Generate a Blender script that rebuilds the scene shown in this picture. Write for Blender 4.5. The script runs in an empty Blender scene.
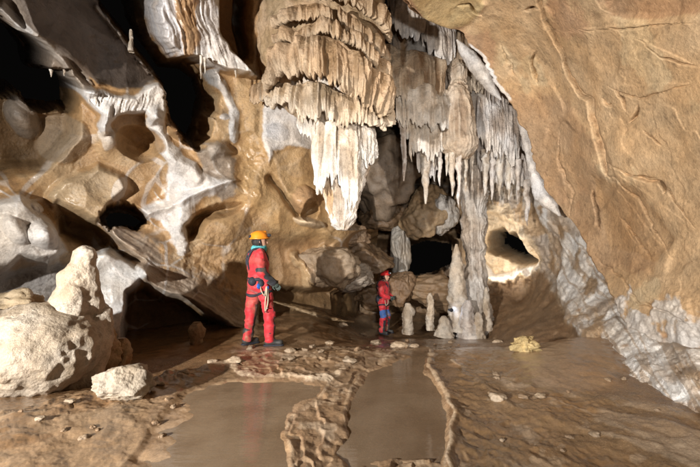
import bpy, math, random
import numpy as np
np.seterr(over='ignore')
from mathutils import Vector, Matrix

# ------------------------------------------------------------------ camera, world, light
SC = bpy.context.scene
COL = SC.collection
CAM_Z = 1.3
FPX = 350.0
PITCH = math.atan(26.5 / FPX)
cam_d = bpy.data.cameras.new("camera")
cam_d.sensor_width = 36.0
cam_d.lens = 18.0
cam_d.clip_start = 0.05
cam_d.clip_end = 200.0
cam = bpy.data.objects.new("camera", cam_d)
cam.location = (0, 0, CAM_Z)
cam.rotation_euler = (math.radians(90) + PITCH, 0, 0)
COL.objects.link(cam)
SC.camera = cam

world = bpy.data.worlds.new("World")
SC.world = world
world.use_nodes = True
world.node_tree.nodes["Background"].inputs[0].default_value = (0.012, 0.011, 0.010, 1)
world.node_tree.nodes["Background"].inputs[1].default_value = 0.15


def lamp(name, loc, target, watts, color, radius, angle=150, blend=0.6):
    d = bpy.data.lights.new(name, 'SPOT')
    d.energy = watts
    d.color = color
    d.shadow_soft_size = radius
    d.spot_size = math.radians(angle)
    d.spot_blend = blend
    o = bpy.data.objects.new(name, d)
    o.location = loc
    o.rotation_euler = (Vector(target) - Vector(loc)).to_track_quat('-Z', 'Y').to_euler()
    COL.objects.link(o)
    return o


# the photographer's flashes: one held out to the left of the camera, one weaker to the right
lamp("flash_left", (-4.3, -1.8, 1.8), (0.7, 7.0, 2.5), 5000, (1.0, 0.95, 0.88), 0.08, 90, 1.0)
lamp("fill_camera", (0.5, -0.5, 2.1), (1.9, 9.0, 3.2), 1250, (1.0, 0.96, 0.90), 0.12, 56, 1.0)  # added fill beside the camera, evens the light towards the back
lamp("flash_right", (1.2, -0.6, 1.7), (3.9, 5.0, 3.1), 520, (1.0, 0.94, 0.86), 0.12, 110, 1.0)

SC.view_settings.view_transform = 'Standard'
SC.view_settings.look = 'None'
SC.view_settings.exposure = 0.18
SC.view_settings.gamma = 1.0
SC.cycles.max_bounces = 6
SC.cycles.diffuse_bounces = 3
SC.cycles.glossy_bounces = 2
SC.cycles.transparent_max_bounces = 6
SC.cycles.use_denoising = True

# ------------------------------------------------------------------ geometry of the view
CP, SP = math.cos(PITCH), math.sin(PITCH)


def P(u, v, Y):
    """World point seen at photo position (u, v) standing Y metres down the cave."""
    u = np.asarray(u, float); v = np.asarray(v, float); Y = np.asarray(Y, float)
    a = (u - 350.0) / FPX
    b = (233.5 - v) / FPX
    dy = CP - b * SP
    dz = SP + b * CP
    t = Y / dy
    return np.stack([a * t, Y + 0 * t, CAM_Z + dz * t], -1)


# ------------------------------------------------------------------ noise
U32 = np.uint32
KX, KY, KZ = U32(374761393), U32(668265263), U32(2246822519)


def _mixh(n):
    n = (n ^ (n >> U32(15))) * U32(2246822519)
    n = (n ^ (n >> U32(13))) * U32(3266489917)
    return n ^ (n >> U32(16))


def _lat(p):
    f = np.floor(p)
    i = f.astype(np.int32).astype(U32)
    return i[..., 0] * KX, i[..., 1] * KY, i[..., 2] * KZ, (p - f).astype(np.float32)


def vnoise(p, seed=0):
    """smooth value noise, -1..1; p is (...,3)"""
    hx, hy, hz, t = _lat(np.asarray(p))
    t = t * t * t * (t * (t * 6 - 15) + 10)
    a, b, c = t[..., 0], t[..., 1], t[..., 2]
    sd = U32((seed * 2654435761 + 12345) & 0xFFFFFFFF)
    inv = np.float32(2.0 / 4294967295.0)

    def g(x, y, z):
        return _mixh((x + y + z) ^ sd).astype(np.float32)
    x1, y1, z1 = hx + KX, hy + KY, hz + KZ

    def lerp(u, v, w):
        return u + (v - u) * w
    r = lerp(lerp(lerp(g(hx, hy, hz), g(x1, hy, hz), a), lerp(g(hx, y1, hz), g(x1, y1, hz), a), b),
             lerp(lerp(g(hx, hy, z1), g(x1, hy, z1), a), lerp(g(hx, y1, z1), g(x1, y1, z1), a), b), c)
    return r * inv - 1


def fbm(p, scale, octaves=4, seed=0, gain=0.5, lac=2.03):
    p = np.asarray(p) * scale
    s, a, n = 0, 1.0, 0
    for k in range(octaves):
        s = s + a * vnoise(p + 17.3 * k, seed + k)
        n += a
        a *= gain
        p = p * lac
    return s / n


def ridged(p, scale, octaves=3, seed=0):
    p = np.asarray(p) * scale
    s, a, n = 0, 1.0, 0
    for k in range(octaves):
        s = s + a * (1 - np.abs(vnoise(p + 9.1 * k, seed + k)) * 2)
        n += a; a *= 0.5; p = p * 2.07
    return s / n


def worley(p, scale, seed=0):
    """distance to nearest and second-nearest feature point"""
    hx, hy, hz, t = _lat(np.asarray(p) * scale)
    sd = U32((seed * 2654435761 + 999) & 0xFFFFFFFF)
    d1 = np.full(t.shape[:-1], 9.0, np.float32)
    d2 = d1.copy()
    k10 = np.float32(1 / 1023.0)
    for dx in (-1, 0, 1):
        for dy in (-1, 0, 1):
            for dz in (-1, 0, 1):
                n = _mixh((hx + U32(dx & 0xFFFFFFFF) * KX + hy + U32(dy & 0xFFFFFFFF) * KY + hz + U32(dz & 0xFFFFFFFF) * KZ) ^ sd)
                q0 = dx + (n & U32(1023)) * k10 - t[..., 0]
                q1 = dy + ((n >> U32(10)) & U32(1023)) * k10 - t[..., 1]
                q2 = dz + ((n >> U32(20)) & U32(1023)) * k10 - t[..., 2]
                d = (q0 * q0 + q1 * q1 + q2 * q2).astype(np.float32)
                d2 = np.minimum(d2, np.maximum(d, d1))
                d1 = np.minimum(d1, d)
    return np.sqrt(d1), np.sqrt(d2)


def ss(e0, e1, x):
    t = np.clip((x - e0) / (e1 - e0), 0, 1)
    return t * t * (3 - 2 * t)


def mix(a, b, t):
    return a + (b - a) * t


# ------------------------------------------------------------------ masks on a sheet's own coordinates
def line_d(U, V, pts):
    d = np.full(U.shape, 1e9)
    for (x0, y0), (x1, y1) in zip(pts[:-1], pts[1:]):
        dx, dy = x1 - x0, y1 - y0
        t = np.clip(((U - x0) * dx + (V - y0) * dy) / (dx * dx + dy * dy + 1e-9), 0, 1)
        d = np.minimum(d, np.hypot(U - x0 - t * dx, V - y0 - t * dy))
    return d


def poly_d(U, V, pts):
    """signed distance, negative inside"""
    d = line_d(U, V, list(pts) + [pts[0]])
    ins = np.zeros(U.shape, bool)
    n = len(pts)
    for i in range(n):
        x0, y0 = pts[i]; x1, y1 = pts[(i + 1) % n]
        c = ((y0 > V) != (y1 > V)) & (U < (x1 - x0) * (V - y0) / (y1 - y0 + 1e-12) + x0)
        ins ^= c
    return np.where(ins, -d, d)


def ell(U, V, cu, cv, ru, rv, ang=0.0):
    a = math.radians(ang)
    x, y = U - cu, V - cv
    xx = (x * math.cos(a) + y * math.sin(a)) / ru
    yy = (-x * math.sin(a) + y * math.cos(a)) / rv
    return np.hypot(xx, yy)


def flut(across, along, k, seed, stretch=0.1):
    """streaky fluting: ridges across, drawn out along"""
    z0 = 0 * across
    a = np.stack([across * k, along * k * stretch, z0 + seed], -1)
    b = np.stack([across * k * 2.6, along * k * stretch * 2, z0 + seed + 9], -1)
    return 0.65 * (1 - 2 * np.abs(vnoise(a, seed))) + 0.35 * (1 - 2 * np.abs(vnoise(b, seed + 1)))


def tps(pts):
    """thin-plate interpolation through scattered (u, v, value)"""
    A = np.array(pts, float)
    x, y, w = A[:, 0] / 100, A[:, 1] / 100, A[:, 2]
    n = len(A)

    def k(r2):
        return 0.5 * r2 * np.log(r2 + 1e-9)
    K = k((x[:, None] - x) ** 2 + (y[:, None] - y) ** 2)
    Pm = np.stack([np.ones(n), x, y], 1)
    M = np.zeros((n + 3, n + 3)); M[:n, :n] = K + np.eye(n) * 1e-3; M[:n, n:] = Pm; M[n:, :n] = Pm.T
    s = np.linalg.solve(M, np.concatenate([w, np.zeros(3)]))

    def f(U, V):
        U = U / 100; V = V / 100
        r = s[n] + s[n + 1] * U + s[n + 2] * V
        for i in range(n):
            r = r + s[i] * k((U - x[i]) ** 2 + (V - y[i]) ** 2)
        return r
    return f


# ------------------------------------------------------------------ mesh making
def mesh_np(name, verts, quads, colors=None, wet=None, tris=None, smooth=True):
    me = bpy.data.meshes.new(name)
    verts = np.ascontiguousarray(verts, np.float32).reshape(-1, 3)
    quads = np.asarray(quads, np.int32).reshape(-1, 4)
    nt = 0 if tris is None else len(tris)
    me.vertices.add(len(verts))
    me.vertices.foreach_set("co", verts.ravel())
    loops = quads.ravel()
    starts = np.arange(len(quads), dtype=np.int32) * 4
    totals = np.full(len(quads), 4, np.int32)
    if nt:
        tris = np.asarray(tris, np.int32)
        starts = np.concatenate([starts, len(loops) + np.arange(nt, dtype=np.int32) * 3])
        totals = np.concatenate([totals, np.full(nt, 3, np.int32)])
        loops = np.concatenate([loops, tris.ravel()])
    me.loops.add(len(loops))
    me.loops.foreach_set("vertex_index", loops.astype(np.int32))
    me.polygons.add(len(starts))
    me.polygons.foreach_set("loop_start", starts.astype(np.int32))
    me.polygons.foreach_set("loop_total", totals.astype(np.int32))
    me.update(calc_edges=True)
    if smooth:
        me.polygons.foreach_set("use_smooth", np.ones(len(starts), bool))
    if colors is not None:
        c = np.ones((len(verts), 4), np.float32)
        c[:, :3] = np.clip(np.asarray(colors, np.float32).reshape(-1, 3), 0, 1)
        at = me.color_attributes.new("Col", 'FLOAT_COLOR', 'POINT')
        at.data.foreach_set("color", c.ravel())
        w = np.zeros(len(verts), np.float32) if wet is None else np.asarray(wet, np.float32).ravel()
        at = me.attributes.new("wet", 'FLOAT', 'POINT')
        at.data.foreach_set("value", w)
    me.validate()
    return me


def add(name, me, mat, parent=None, loc=None, kind=None, label=None, cat=None, group=None):
    o = bpy.data.objects.new(name, me)
    COL.objects.link(o)
    if me is not None and mat is not None and len(me.materials) == 0:
        me.materials.append(mat)
    if parent is not None:
        o.parent = parent
    if loc is not None:
        o.location = loc
    if kind: o["kind"] = kind
    if label: o["label"] = label
    if cat: o["category"] = cat
    if group: o["group"] = group
    return o


def grid_quads(nr, nc, wrap=False):
    i = np.arange(nr - 1)[:, None]
    j = np.arange(nc if wrap else nc - 1)[None, :]
    j2 = (j + 1) % nc
    a = i * nc + j; b = i * nc + j2; c = (i + 1) * nc + j2; d = (i + 1) * nc + j
    return np.stack([a, d, c, b], -1).reshape(-1, 4)


def grid_normals(Pm):
    du = np.gradient(Pm, axis=1); dv = np.gradient(Pm, axis=0)
    n = np.cross(dv, du)
    n /= np.linalg.norm(n, axis=-1, keepdims=True) + 1e-12
    return n


def surface_nets(f, lo, hi, h):
    lo = np.array(lo, float); hi = np.array(hi, float)
    n = np.ceil((hi - lo) / h).astype(int) + 1
    g = [lo[k] + h * np.arange(n[k]) for k in range(3)]
    X = np.stack(np.meshgrid(*g, indexing='ij'), -1)
    F = f(X)
    S = F < 0
    c = [(i, j, k) for i in (0, 1) for j in (0, 1) for k in (0, 1)]
    m = n - 1
    sl = lambda A, q: A[q[0]:q[0] + m[0], q[1]:q[1] + m[1], q[2]:q[2] + m[2]]
    cnt = sum(sl(S, q).astype(np.int8) for q in c)
    act = (cnt > 0) & (cnt < 8)
    ids = np.argwhere(act)
    idx = np.full(tuple(m), -1, np.int64)
    idx[act] = np.arange(len(ids))
    acc = np.zeros((len(ids), 3)); num = np.zeros(len(ids))
    for a in range(8):
        for b in range(a + 1, 8):
            qa, qb = np.array(c[a]), np.array(c[b])
            if np.abs(qa - qb).sum() != 1:
                continue
            fa = F[tuple((ids + qa).T)]; fb = F[tuple((ids + qb).T)]
            cr = (fa < 0) != (fb < 0)
            t = np.where(cr, fa / np.where(cr, fa - fb, 1), 0)
            acc += np.where(cr[:, None], qa + t[:, None] * (qb - qa), 0)
            num += cr
    V = lo + h * (ids + acc / num[:, None])
    quads = []
    for ax in range(3):
        b, d = [k for k in range(3) if k != ax]
        e = np.zeros(3, int); e[ax] = 1
        A0 = S[tuple(slice(0, n[k] - e[k]) for k in range(3))]
        A1 = S[tuple(slice(e[k], n[k]) for k in range(3))]
        ed = np.argwhere(A0 != A1)
        ok = (ed[:, b] > 0) & (ed[:, d] > 0) & (ed[:, b] < m[b]) & (ed[:, d] < m[d])
        ed = ed[ok]
        fl = A0[tuple(ed.T)]
        eb = np.zeros(3, int); eb[b] = 1
        edd = np.zeros(3, int); edd[d] = 1
        q = np.stack([idx[tuple((ed - eb - edd).T)], idx[tuple((ed - edd).T)], idx[tuple(ed.T)], idx[tuple((ed - eb).T)]], 1)
        if ax == 1:
            fl = ~fl
        q[~fl] = q[~fl][:, ::-1]
        quads.append(q)
    return V, np.concatenate(quads)


# ------------------------------------------------------------------ materials
def nodes(name):
    m = bpy.data.materials.new(name)
    m.use_nodes = True
    nt = m.node_tree
    return m, nt, nt.nodes["Principled BSDF"], nt.links


def rock_material(name, bump=1.0, grain=38.0, rough=0.62, wet_rough=0.12, spec=0.35, pits=0.5, wet_bump=0.30, speck=1.0):
    m, nt, b, L = nodes(name)
    N = nt.nodes.new
    at = N('ShaderNodeAttribute'); at.attribute_name = "Col"
    aw = N('ShaderNodeAttribute'); aw.attribute_name = "wet"
    geo = N('ShaderNodeNewGeometry')

    def noise(scale, detail=5, rough=0.6):
        n = N('ShaderNodeTexNoise'); n.inputs['Scale'].default_value = scale
        n.inputs['Detail'].default_value = detail; n.inputs['Roughness'].default_value = rough
        L.new(geo.outputs['Position'], n.inputs['Vector']); return n
    n1 = noise(4.5, 6, 0.65); n2 = noise(grain, 4, 0.7); n3 = noise(grain * 3.7, 3, 0.7)
    vo = N('ShaderNodeTexVoronoi'); vo.inputs['Scale'].default_value = grain * 0.9
    L.new(geo.outputs['Position'], vo.inputs['Vector'])

    def mr(sock, a, c, lo, hi):
        r = N('ShaderNodeMapRange'); r.inputs[1].default_value = a; r.inputs[2].default_value = c
        r.inputs[3].default_value = lo; r.inputs[4].default_value = hi
        L.new(sock, r.inputs[0]); return r.outputs[0]

    def math_(op, x, y):
        k = N('ShaderNodeMath'); k.operation = op
        for q, s in enumerate((x, y)):
            if isinstance(s, (int, float)): k.inputs[q].default_value = s
            else: L.new(s, k.inputs[q])
        return k.outputs[0]
    val = math_('MULTIPLY', mr(n1.outputs[0], 0.3, 0.7, 0.80, 1.16), mr(n2.outputs[0], 0.3, 0.7, 0.84, 1.14))
    n4 = noise(grain * 1.9, 5, 0.75); n5 = noise(9.0, 6, 0.75)
    val = math_('MULTIPLY', val, mr(n3.outputs[0], 0.30, 0.62, 1 - 0.26 * speck, 1 + 0.10 * speck))
    val = math_('MULTIPLY', val, mr(n4.outputs[0], 0.32, 0.55, 1 - 0.22 * speck, 1 + 0.06 * speck))
    val = math_('MULTIPLY', val, mr(n5.outputs[0], 0.30, 0.46, 0.72, 1.04))
    hs = N('ShaderNodeVectorMath'); hs.operation = 'SCALE'
    L.new(at.outputs['Color'], hs.inputs[0]); L.new(val, hs.inputs['Scale'])
    # slight hue drift
    tint = N('ShaderNodeMix'); tint.data_type = 'RGBA'; tint.blend_type = 'MULTIPLY'
    nh = noise(1.7, 3, 0.5)
    cr = N('ShaderNodeValToRGB')
    cr.color_ramp.elements[0].position = 0.35; cr.color_ramp.elements[0].color = (1.0, 0.93, 0.84, 1)
    cr.color_ramp.elements[1].position = 0.65; cr.color_ramp.elements[1].color = (0.97, 1.0, 1.04, 1)
    L.new(nh.outputs[0], cr.inputs[0])
    tint.inputs[0].default_value = 0.8
    L.new(hs.outputs[0], tint.inputs[6]); L.new(cr.outputs[0], tint.inputs[7])
    L.new(tint.outputs[2], b.inputs['Base Color'])
    rg = mr(aw.outputs['Fac'], 0, 1, rough, wet_rough)
    rg = math_('MULTIPLY', rg, mr(n2.outputs[0], 0.25, 0.75, 0.8, 1.25))
    L.new(rg, b.inputs['Roughness'])
    b.inputs['Specular IOR Level'].default_value = spec
    h = math_('ADD', math_('MULTIPLY', n2.outputs[0], 1.0), math_('MULTIPLY', n3.outputs[0], 0.35))
    h = math_('ADD', h, math_('MULTIPLY', n1.outputs[0], 1.6))
    h = math_('ADD', h, math_('MULTIPLY', n4.outputs[0], 0.7))
    h = math_('ADD', h, math_('MULTIPLY', n5.outputs[0], 1.2))
    h = math_('ADD', h, math_('MULTIPLY', vo.outputs['Distance'], pits))
    bp = N('ShaderNodeBump')
    st = mr(aw.outputs['Fac'], 0, 1, 0.75 * bump, wet_bump * bump)
    L.new(st, bp.inputs['Strength'])
    bp.inputs['Distance'].default_value = 0.018
    L.new(h, bp.inputs['Height']); L.new(bp.outputs[0], b.inputs['Normal'])
    return m


def plain(name, color, rough=0.6, metal=0.0, bump=0.0, scale=60.0, emit=None, var=0.15, spec=0.4):
    m, nt, b, L = nodes(name)
    N = nt.nodes.new
    tc = N('ShaderNodeNewGeometry')
    n = N('ShaderNodeTexNoise'); n.inputs['Scale'].default_value = scale; n.inputs['Detail'].default_value = 4
    L.new(tc.outputs['Position'], n.inputs['Vector'])
    cr = N('ShaderNodeValToRGB')
    c = np.array(color)
    cr.color_ramp.elements[0].position = 0.3; cr.color_ramp.elements[0].color = (*(c * (1 - var)), 1)
    cr.color_ramp.elements[1].position = 0.7; cr.color_ramp.elements[1].color = (*np.clip(c * (1 + var), 0, 1), 1)
    L.new(n.outputs[0], cr.inputs[0]); L.new(cr.outputs[0], b.inputs['Base Color'])
    b.inputs['Roughness'].default_value = rough; b.inputs['Metallic'].default_value = metal
    b.inputs['Specular IOR Level'].default_value = spec
    if bump:
        bp = N('ShaderNodeBump'); bp.inputs['Strength'].default_value = bump; bp.inputs['Distance'].default_value = 0.01
        L.new(n.outputs[0], bp.inputs['Height']); L.new(bp.outputs[0], b.inputs['Normal'])
    if emit:
        b.inputs['Emission Color'].default_value = (*emit[:3], 1); b.inputs['Emission Strength'].default_value = emit[3]
    return m


M_WALL = rock_material("limestone_wall", 0.75, 30, rough=0.5, wet_rough=0.16, spec=0.5, wet_bump=0.16, speck=0.45)
M_SLAB = rock_material("sandy_limestone_slab", 0.6, 26, rough=0.65, speck=0.55)
M_FLOW = rock_material("flowstone_calcite", 1.1, 42, rough=0.5, spec=0.4)
M_MUD = rock_material("cave_mud_floor", 0.8, 46, rough=0.42, wet_rough=0.07, spec=0.65, wet_bump=0.12, speck=0.7)

# mineral colours (linear albedo)
ORANGE = np.array((0.43, 0.275, 0.14))
DEEPOR = np.array((0.37, 0.20, 0.08))
TAN = np.array((0.50, 0.36, 0.215))
BROWN = np.array((0.20, 0.115, 0.055))
DARK = np.array((0.055, 0.040, 0.030))
WHITE = np.array((0.74, 0.71, 0.69))
GREY = np.array((0.34, 0.30, 0.265))
CREAM = np.array((0.66, 0.54, 0.39))
MUD = np.array((0.29, 0.185, 0.105))
WETMUD = np.array((0.185, 0.11, 0.058))
CRUST = np.array((0.58, 0.45, 0.32))


def sheet_uv(u0, u1, v0, v1, step):
    u = np.arange(u0, u1 + 1e-6, step); v = np.arange(v0, v1 + 1e-6, step)
    return np.meshgrid(u, v)


class Sheet:
    """a wall surface: smooth base, relief along its normals, mineral colour"""

    def __init__(s, U, V, B, seed, warp=3.0):
        s.U0, s.V0, s.B = U, V, B
        s.N = grid_normals(B)
        tc = np.array((0, 0, CAM_Z)) - B
        tc = tc / np.linalg.norm(tc, axis=-1, keepdims=True)
        s.N[(s.N * tc).sum(-1) < 0] *= -1
        s.N = s.N * 0.30 + tc * 0.70           # relief leans out into the open chamber
        s.N /= np.linalg.norm(s.N, axis=-1, keepdims=True)
        s.D = np.zeros(U.shape)
        s.C = np.zeros(U.shape + (3,)) + TAN
        s.W = np.zeros(U.shape)
        s.seed = seed
        w1 = fbm(B, 1.7, 4, seed + 50); w2 = fbm(B, 1.7, 4, seed + 60)
        s.U = U + w1 * warp * 2.2; s.V = V + w2 * warp * 2.2
        s.pn = fbm(B, 6.0, 4, seed + 70, 0.6)

    def paint(s, m, col, a=1.0):
        m = np.clip(m, 0, 1)
        m = ss(0.28, 0.72, m + 0.9 * s.pn * m * (1 - m) * 2)
        m = (m * a)[..., None]
        s.C = s.C * (1 - m) + np.asarray(col) * m

    def poly(s, pts, depth=0, col=None, soft=6, a=1.0, csoft=None, wet=None, rag=0.0):
        d = poly_d(s.U, s.V, pts) + rag * s.pn
        s.D += depth * ss(soft, -soft, d)
        if col is not None:
            cs = csoft or soft
            s.paint(ss(cs, -cs, d), col, a)
        if wet is not None:
            s.W = mix(s.W, wet, ss(soft, -soft, d))

    def blob(s, cu, cv, ru, rv, ang=0, depth=0, col=None, a=1.0, p=1.0):
        d = ell(s.U, s.V, cu, cv, ru, rv, ang)
        k = np.clip(1 - d * d, 0, 1) ** p
        s.D += depth * k
        if col is not None:
            s.paint(ss(1.15, 0.7, d), col, a)

    def line(s, pts, w, depth=0, col=None, a=1.0, rough=0.5):
        d = line_d(s.U, s.V, pts)
        ww = w * (1 + rough * fbm(s.B, 2.5, 3, s.seed + 91))
        s.D += depth * np.exp(-(d / ww) ** 2)
        if col is not None:
            s.paint(ss(1.4, 0.5, d / ww), col, a)

    def rocky(s, amp, scale, seed, thr=0.0):
        """sharp-ribbed solution cups and broken edges, in patches"""
        p = s.B + 0.5 / scale * np.stack([fbm(s.B, scale * 0.8, 3, seed + k) for k in (1, 2, 3)], -1)
        a, c = worley(p, scale, seed)
        m = ss(thr - 0.25, thr + 0.25, fbm(s.B, scale * 0.35, 2, seed + 5))
        s.D += amp * (mix(0.9 * (0.5 - a), a - 0.5, m) + 0.5 * ridged(p, scale * 1.3, 3, seed + 6) - 0.25 * ss(0.10, 0.0, c - a))

    def build(s, name, mat, cut=None):
        Pm = s.B + s.N * s.D[..., None]
        q = grid_quads(*s.U.shape)
        if cut is not None:
            k = cut.ravel()
            q = q[~k[q].any(1)]
        me = mesh_np(name, Pm, q, s.C, s.W)
        s.P = Pm
        return add(name, me, mat, kind="structure")


# ------------------------------------------------------------------ the left wall and its ceiling
U, V = sheet_uv(-110, 420, -130, 348, 0.8)
YL = tps([(-110, -130, 2.7), (0, -130, 3.1), (100, -130, 3.7), (200, -130, 4.3), (300, -130, 5.0), (440, -130, 6.2),
          (-110, 0, 3.4), (0, 0, 4.0), (100, 0, 4.8), (200, 0, 5.6), (300, 0, 6.7), (440, 0, 8.2),
          (-110, 80, 3.8), (0, 80, 4.5), (100, 80, 5.3), (200, 80, 6.2), (300, 80, 7.4), (440, 80, 9.2),
          (-110, 160, 4.0), (0, 160, 4.8), (100, 160, 5.7), (200, 160, 6.6), (300, 160, 7.7), (440, 160, 9.8),
          (-110, 240, 4.1), (0, 240, 4.9), (100, 240, 5.8), (200, 240, 6.7), (300, 240, 8.0), (440, 240, 10.6),
          (-110, 345, 4.0), (0, 345, 4.9), (100, 345, 5.7), (200, 345, 6.7), (300, 345, 8.6), (440, 345, 11.4)])
YLL = YL(U, V) + 0.012 * np.maximum(U - 338, 0) ** 1.5 * ss(225, 245, V)
S = Sheet(U, V, P(U, V, YLL), 11, warp=2.6)
b = S.B
big = fbm(b, 0.8, 3, 1)
S.D += 0.22 * big
d1, d2 = worley(b + 0.25 * fbm(b, 1.2, 2, 5)[..., None], 1.25, 3)
S.D += 0.24 * (d1 - 0.5)                       # solution cups between sharp ribs
cups = d2 - d1
S.C = ORANGE * (1.0 + 0.25 * fbm(b, 1.1, 4, 8)[..., None])
S.paint(ss(0.05, 0.5, fbm(b, 0.9, 4, 21)), TAN, 0.8)
S.paint(ss(0.1, 0.55, fbm(b, 1.4, 4, 33)), DEEPOR, 0.5)
S.paint(ss(0.12, 0.0, cups) * ss(-0.05, 0.35, fbm(b, 0.7, 3, 44)), WHITE * 0.9, 0.5)
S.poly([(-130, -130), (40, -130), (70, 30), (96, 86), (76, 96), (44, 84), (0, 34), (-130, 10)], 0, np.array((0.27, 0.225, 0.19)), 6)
# far left brown alcove, its shade put into a darker orange
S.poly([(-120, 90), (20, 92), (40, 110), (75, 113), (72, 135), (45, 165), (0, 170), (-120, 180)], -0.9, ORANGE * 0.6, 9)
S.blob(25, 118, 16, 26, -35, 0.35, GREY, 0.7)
# black opening
A = [(-130, -20), (0, 20), (33, 40), (46, 58), (46, 73), (58, 74), (68, 72), (77, 86), (77, 110), (60, 112), (38, 110), (22, 95), (-130, 96)]
S.poly(A, -3.0, None, 5, rag=5)
# smooth grey-brown slab running up to the right, shade deepened in its colour
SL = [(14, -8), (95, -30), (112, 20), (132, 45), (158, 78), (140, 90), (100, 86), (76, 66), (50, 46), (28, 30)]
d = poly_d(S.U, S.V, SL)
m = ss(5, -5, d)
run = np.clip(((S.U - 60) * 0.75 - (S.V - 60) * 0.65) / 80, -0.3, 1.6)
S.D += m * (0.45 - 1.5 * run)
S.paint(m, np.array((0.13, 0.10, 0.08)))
S.D -= m * 0.18 * big
# second black opening, right of the slab
Cc = [(92, -60), (146, -60), (150, 22), (163, 44), (176, 60), (196, 60), (214, 72), (219, 96), (211, 120), (200, 146), (186, 138), (172, 122), (166, 100), (166, 88), (150, 66), (128, 38), (108, 14)]
S.poly(Cc, -2.4, None, 5, rag=4)
S.poly([(166, 95), (182, 118), (188, 140), (172, 130)], 0.9, BROWN * 1.5, 5)
# pale rim along the slab's lower edge
S.line([(-30, -12), (0, 6), (20, 24), (40, 42), (58, 60), (76, 78), (92, 92)], 4.0, 0.22, GREY * 1.25)
S.line([(2, 2), (14, 14), (22, 26)], 5, 0.1, WHITE * 0.7)
S.line([(100, 12), (115, 30), (135, 52), (155, 76)], 1.8, 0.12, GREY * 1.2)
# white cap with ribs
CAP = [(76, 88), (92, 90), (112, 95), (132, 96), (146, 86), (157, 84), (165, 92), (165, 104), (162, 122), (152, 120), (142, 112), (130, 112), (118, 114), (108, 122), (102, 134), (98, 128), (100, 116), (88, 104)]
d = poly_d(S.U, S.V, CAP)
m = ss(4, -3, d)
rib = flut(S.U + 0.3 * S.V, S.V, 0.32, 70) * ss(165, 135, S.U)
S.D += m * (0.42 + 0.035 * rib)
S.paint(m, WHITE)
S.line([(152, 116), (160, 132), (166, 148), (176, 160), (188, 168), (196, 178)], 7.5, 0.24, WHITE * 0.95)
S.line([(186, 200), (181, 216), (178, 232), (184, 252)], 7.0, 0.10, WHITE * 0.9)
S.line([(106, 112), (101, 126), (108, 142)], 6.5, 0.12, WHITE * 0.9)
# orange dome and its neighbours
S.blob(139, 142, 27, 19, 12, -0.55, ORANGE * 0.95, 0.9, 0.8)
S.blob(64, 140, 26, 25, 0, 0.20, np.array((0.36, 0.27, 0.18)), 0.85, 1.0)
S.blob(118, 150, 30, 16, 25, 0.1, TAN * 1.05, 0.5)
S.blob(215, 125, 17, 34, 12, 0.15, TAN * 1.05, 0.7)
S.line([(216, 72), (226, 88), (232, 108), (230, 138)], 4.6, 0.14, WHITE * 0.9)
S.blob(222, 116, 5, 4, 0, 0.05, WHITE * 0.9)
S.poly([(196, 150), (214, 142), (236, 160), (240, 192), (222, 200), (204, 186)], 0.15, GREY * 0.8, 6, 0.8)
S.poly([(204, 140), (222, 145), (232, 153), (210, 158)], 0.12, GREY * 1.3, 4, 0.8)
# white and tan slabs round the small dark hole
S.poly([(50, 198), (62, 182), (98, 166), (122, 176), (132, 190), (112, 206), (98, 226), (72, 222), (60, 212)], 0.30, np.array((0.43, 0.32, 0.20)), 5)
S.poly([(164, 152), (178, 158), (198, 172), (232, 186), (208, 198), (196, 206), (186, 252), (172, 246), (160, 222), (148, 216), (140, 210), (166, 196), (170, 176)], 0.10, WHITE * 0.95, 6, 0.95)
S.poly([(238, 182), (205, 186), (150, 212), (146, 216), (200, 196)], 0.12, WHITE, 4, 0.9)
S.blob(122, 190, 8, 14, 20, 0.0, WHITE * 0.9, 0.6)
HOLE = [(103, 214), (110, 207), (122, 206), (134, 208), (146, 216), (147, 222), (136, 229), (124, 227), (112, 232), (104, 224)]
S.poly(HOLE, -1.6, None, 3, rag=5)
S.poly([(60, 206), (100, 226), (110, 240), (140, 262), (96, 250), (60, 232)], -0.55, ORANGE * 0.75, 7)  # hollow coloured darker to carry the shade inside it
# curved hollow beside the caver
S.poly([(186, 228), (198, 214), (226, 204), (240, 204), (230, 212), (210, 220), (200, 236), (190, 240)], -0.5, ORANGE * 0.85, 4)  # curved shadow in the hollow painted as dimmer orange
S.blob(222, 228, 30, 20, -15, 0.25, np.array((0.44, 0.29, 0.15)), 0.8)
# sloping fluted ramp and the undercut beneath it
RAMP = [(104, 226), (122, 226), (150, 236), (200, 262), (262, 296), (300, 326), (300, 350), (262, 345), (236, 328), (190, 306), (146, 284), (138, 264)]
d = poly_d(S.U, S.V, RAMP)
m = ss(6, -4, d)
acr = (S.U - 104) * 0.5 - (S.V - 226) * 0.86
rf = flut(acr, (S.U - 104) * 0.86 + (S.V - 226) * 0.5, 0.16, 77)
low = line_d(S.U, S.V, [(104, 232), (138, 266), (146, 285), (190, 307), (236, 329), (262, 346), (300, 352)])
m = m * np.exp(-low / 26.0)
S.D += m * (0.60 + 0.05 * rf + 0.06 * fbm(b, 3, 3, 78))
m = np.minimum(1, 1.6 * m)
S.paint(m, np.array((0.33, 0.255, 0.19)))
S.paint(m * ss(0.2, 0.8, rf), np.array((0.45, 0.38, 0.31)), 0.6)
S.poly([(128, 292), (146, 286), (190, 308), (236, 330), (262, 348), (236, 370), (120, 370)], -1.0, ORANGE * 0.62, 5)  # undercut's shade painted as a darker brown-orange
# pale grey rock below the mound's shoulder
S.poly([(92, 256), (112, 246), (132, 262), (146, 276), (132, 292), (128, 318), (130, 352), (92, 352)], 0.55, np.array((0.56, 0.55, 0.54)), 6)
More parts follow.
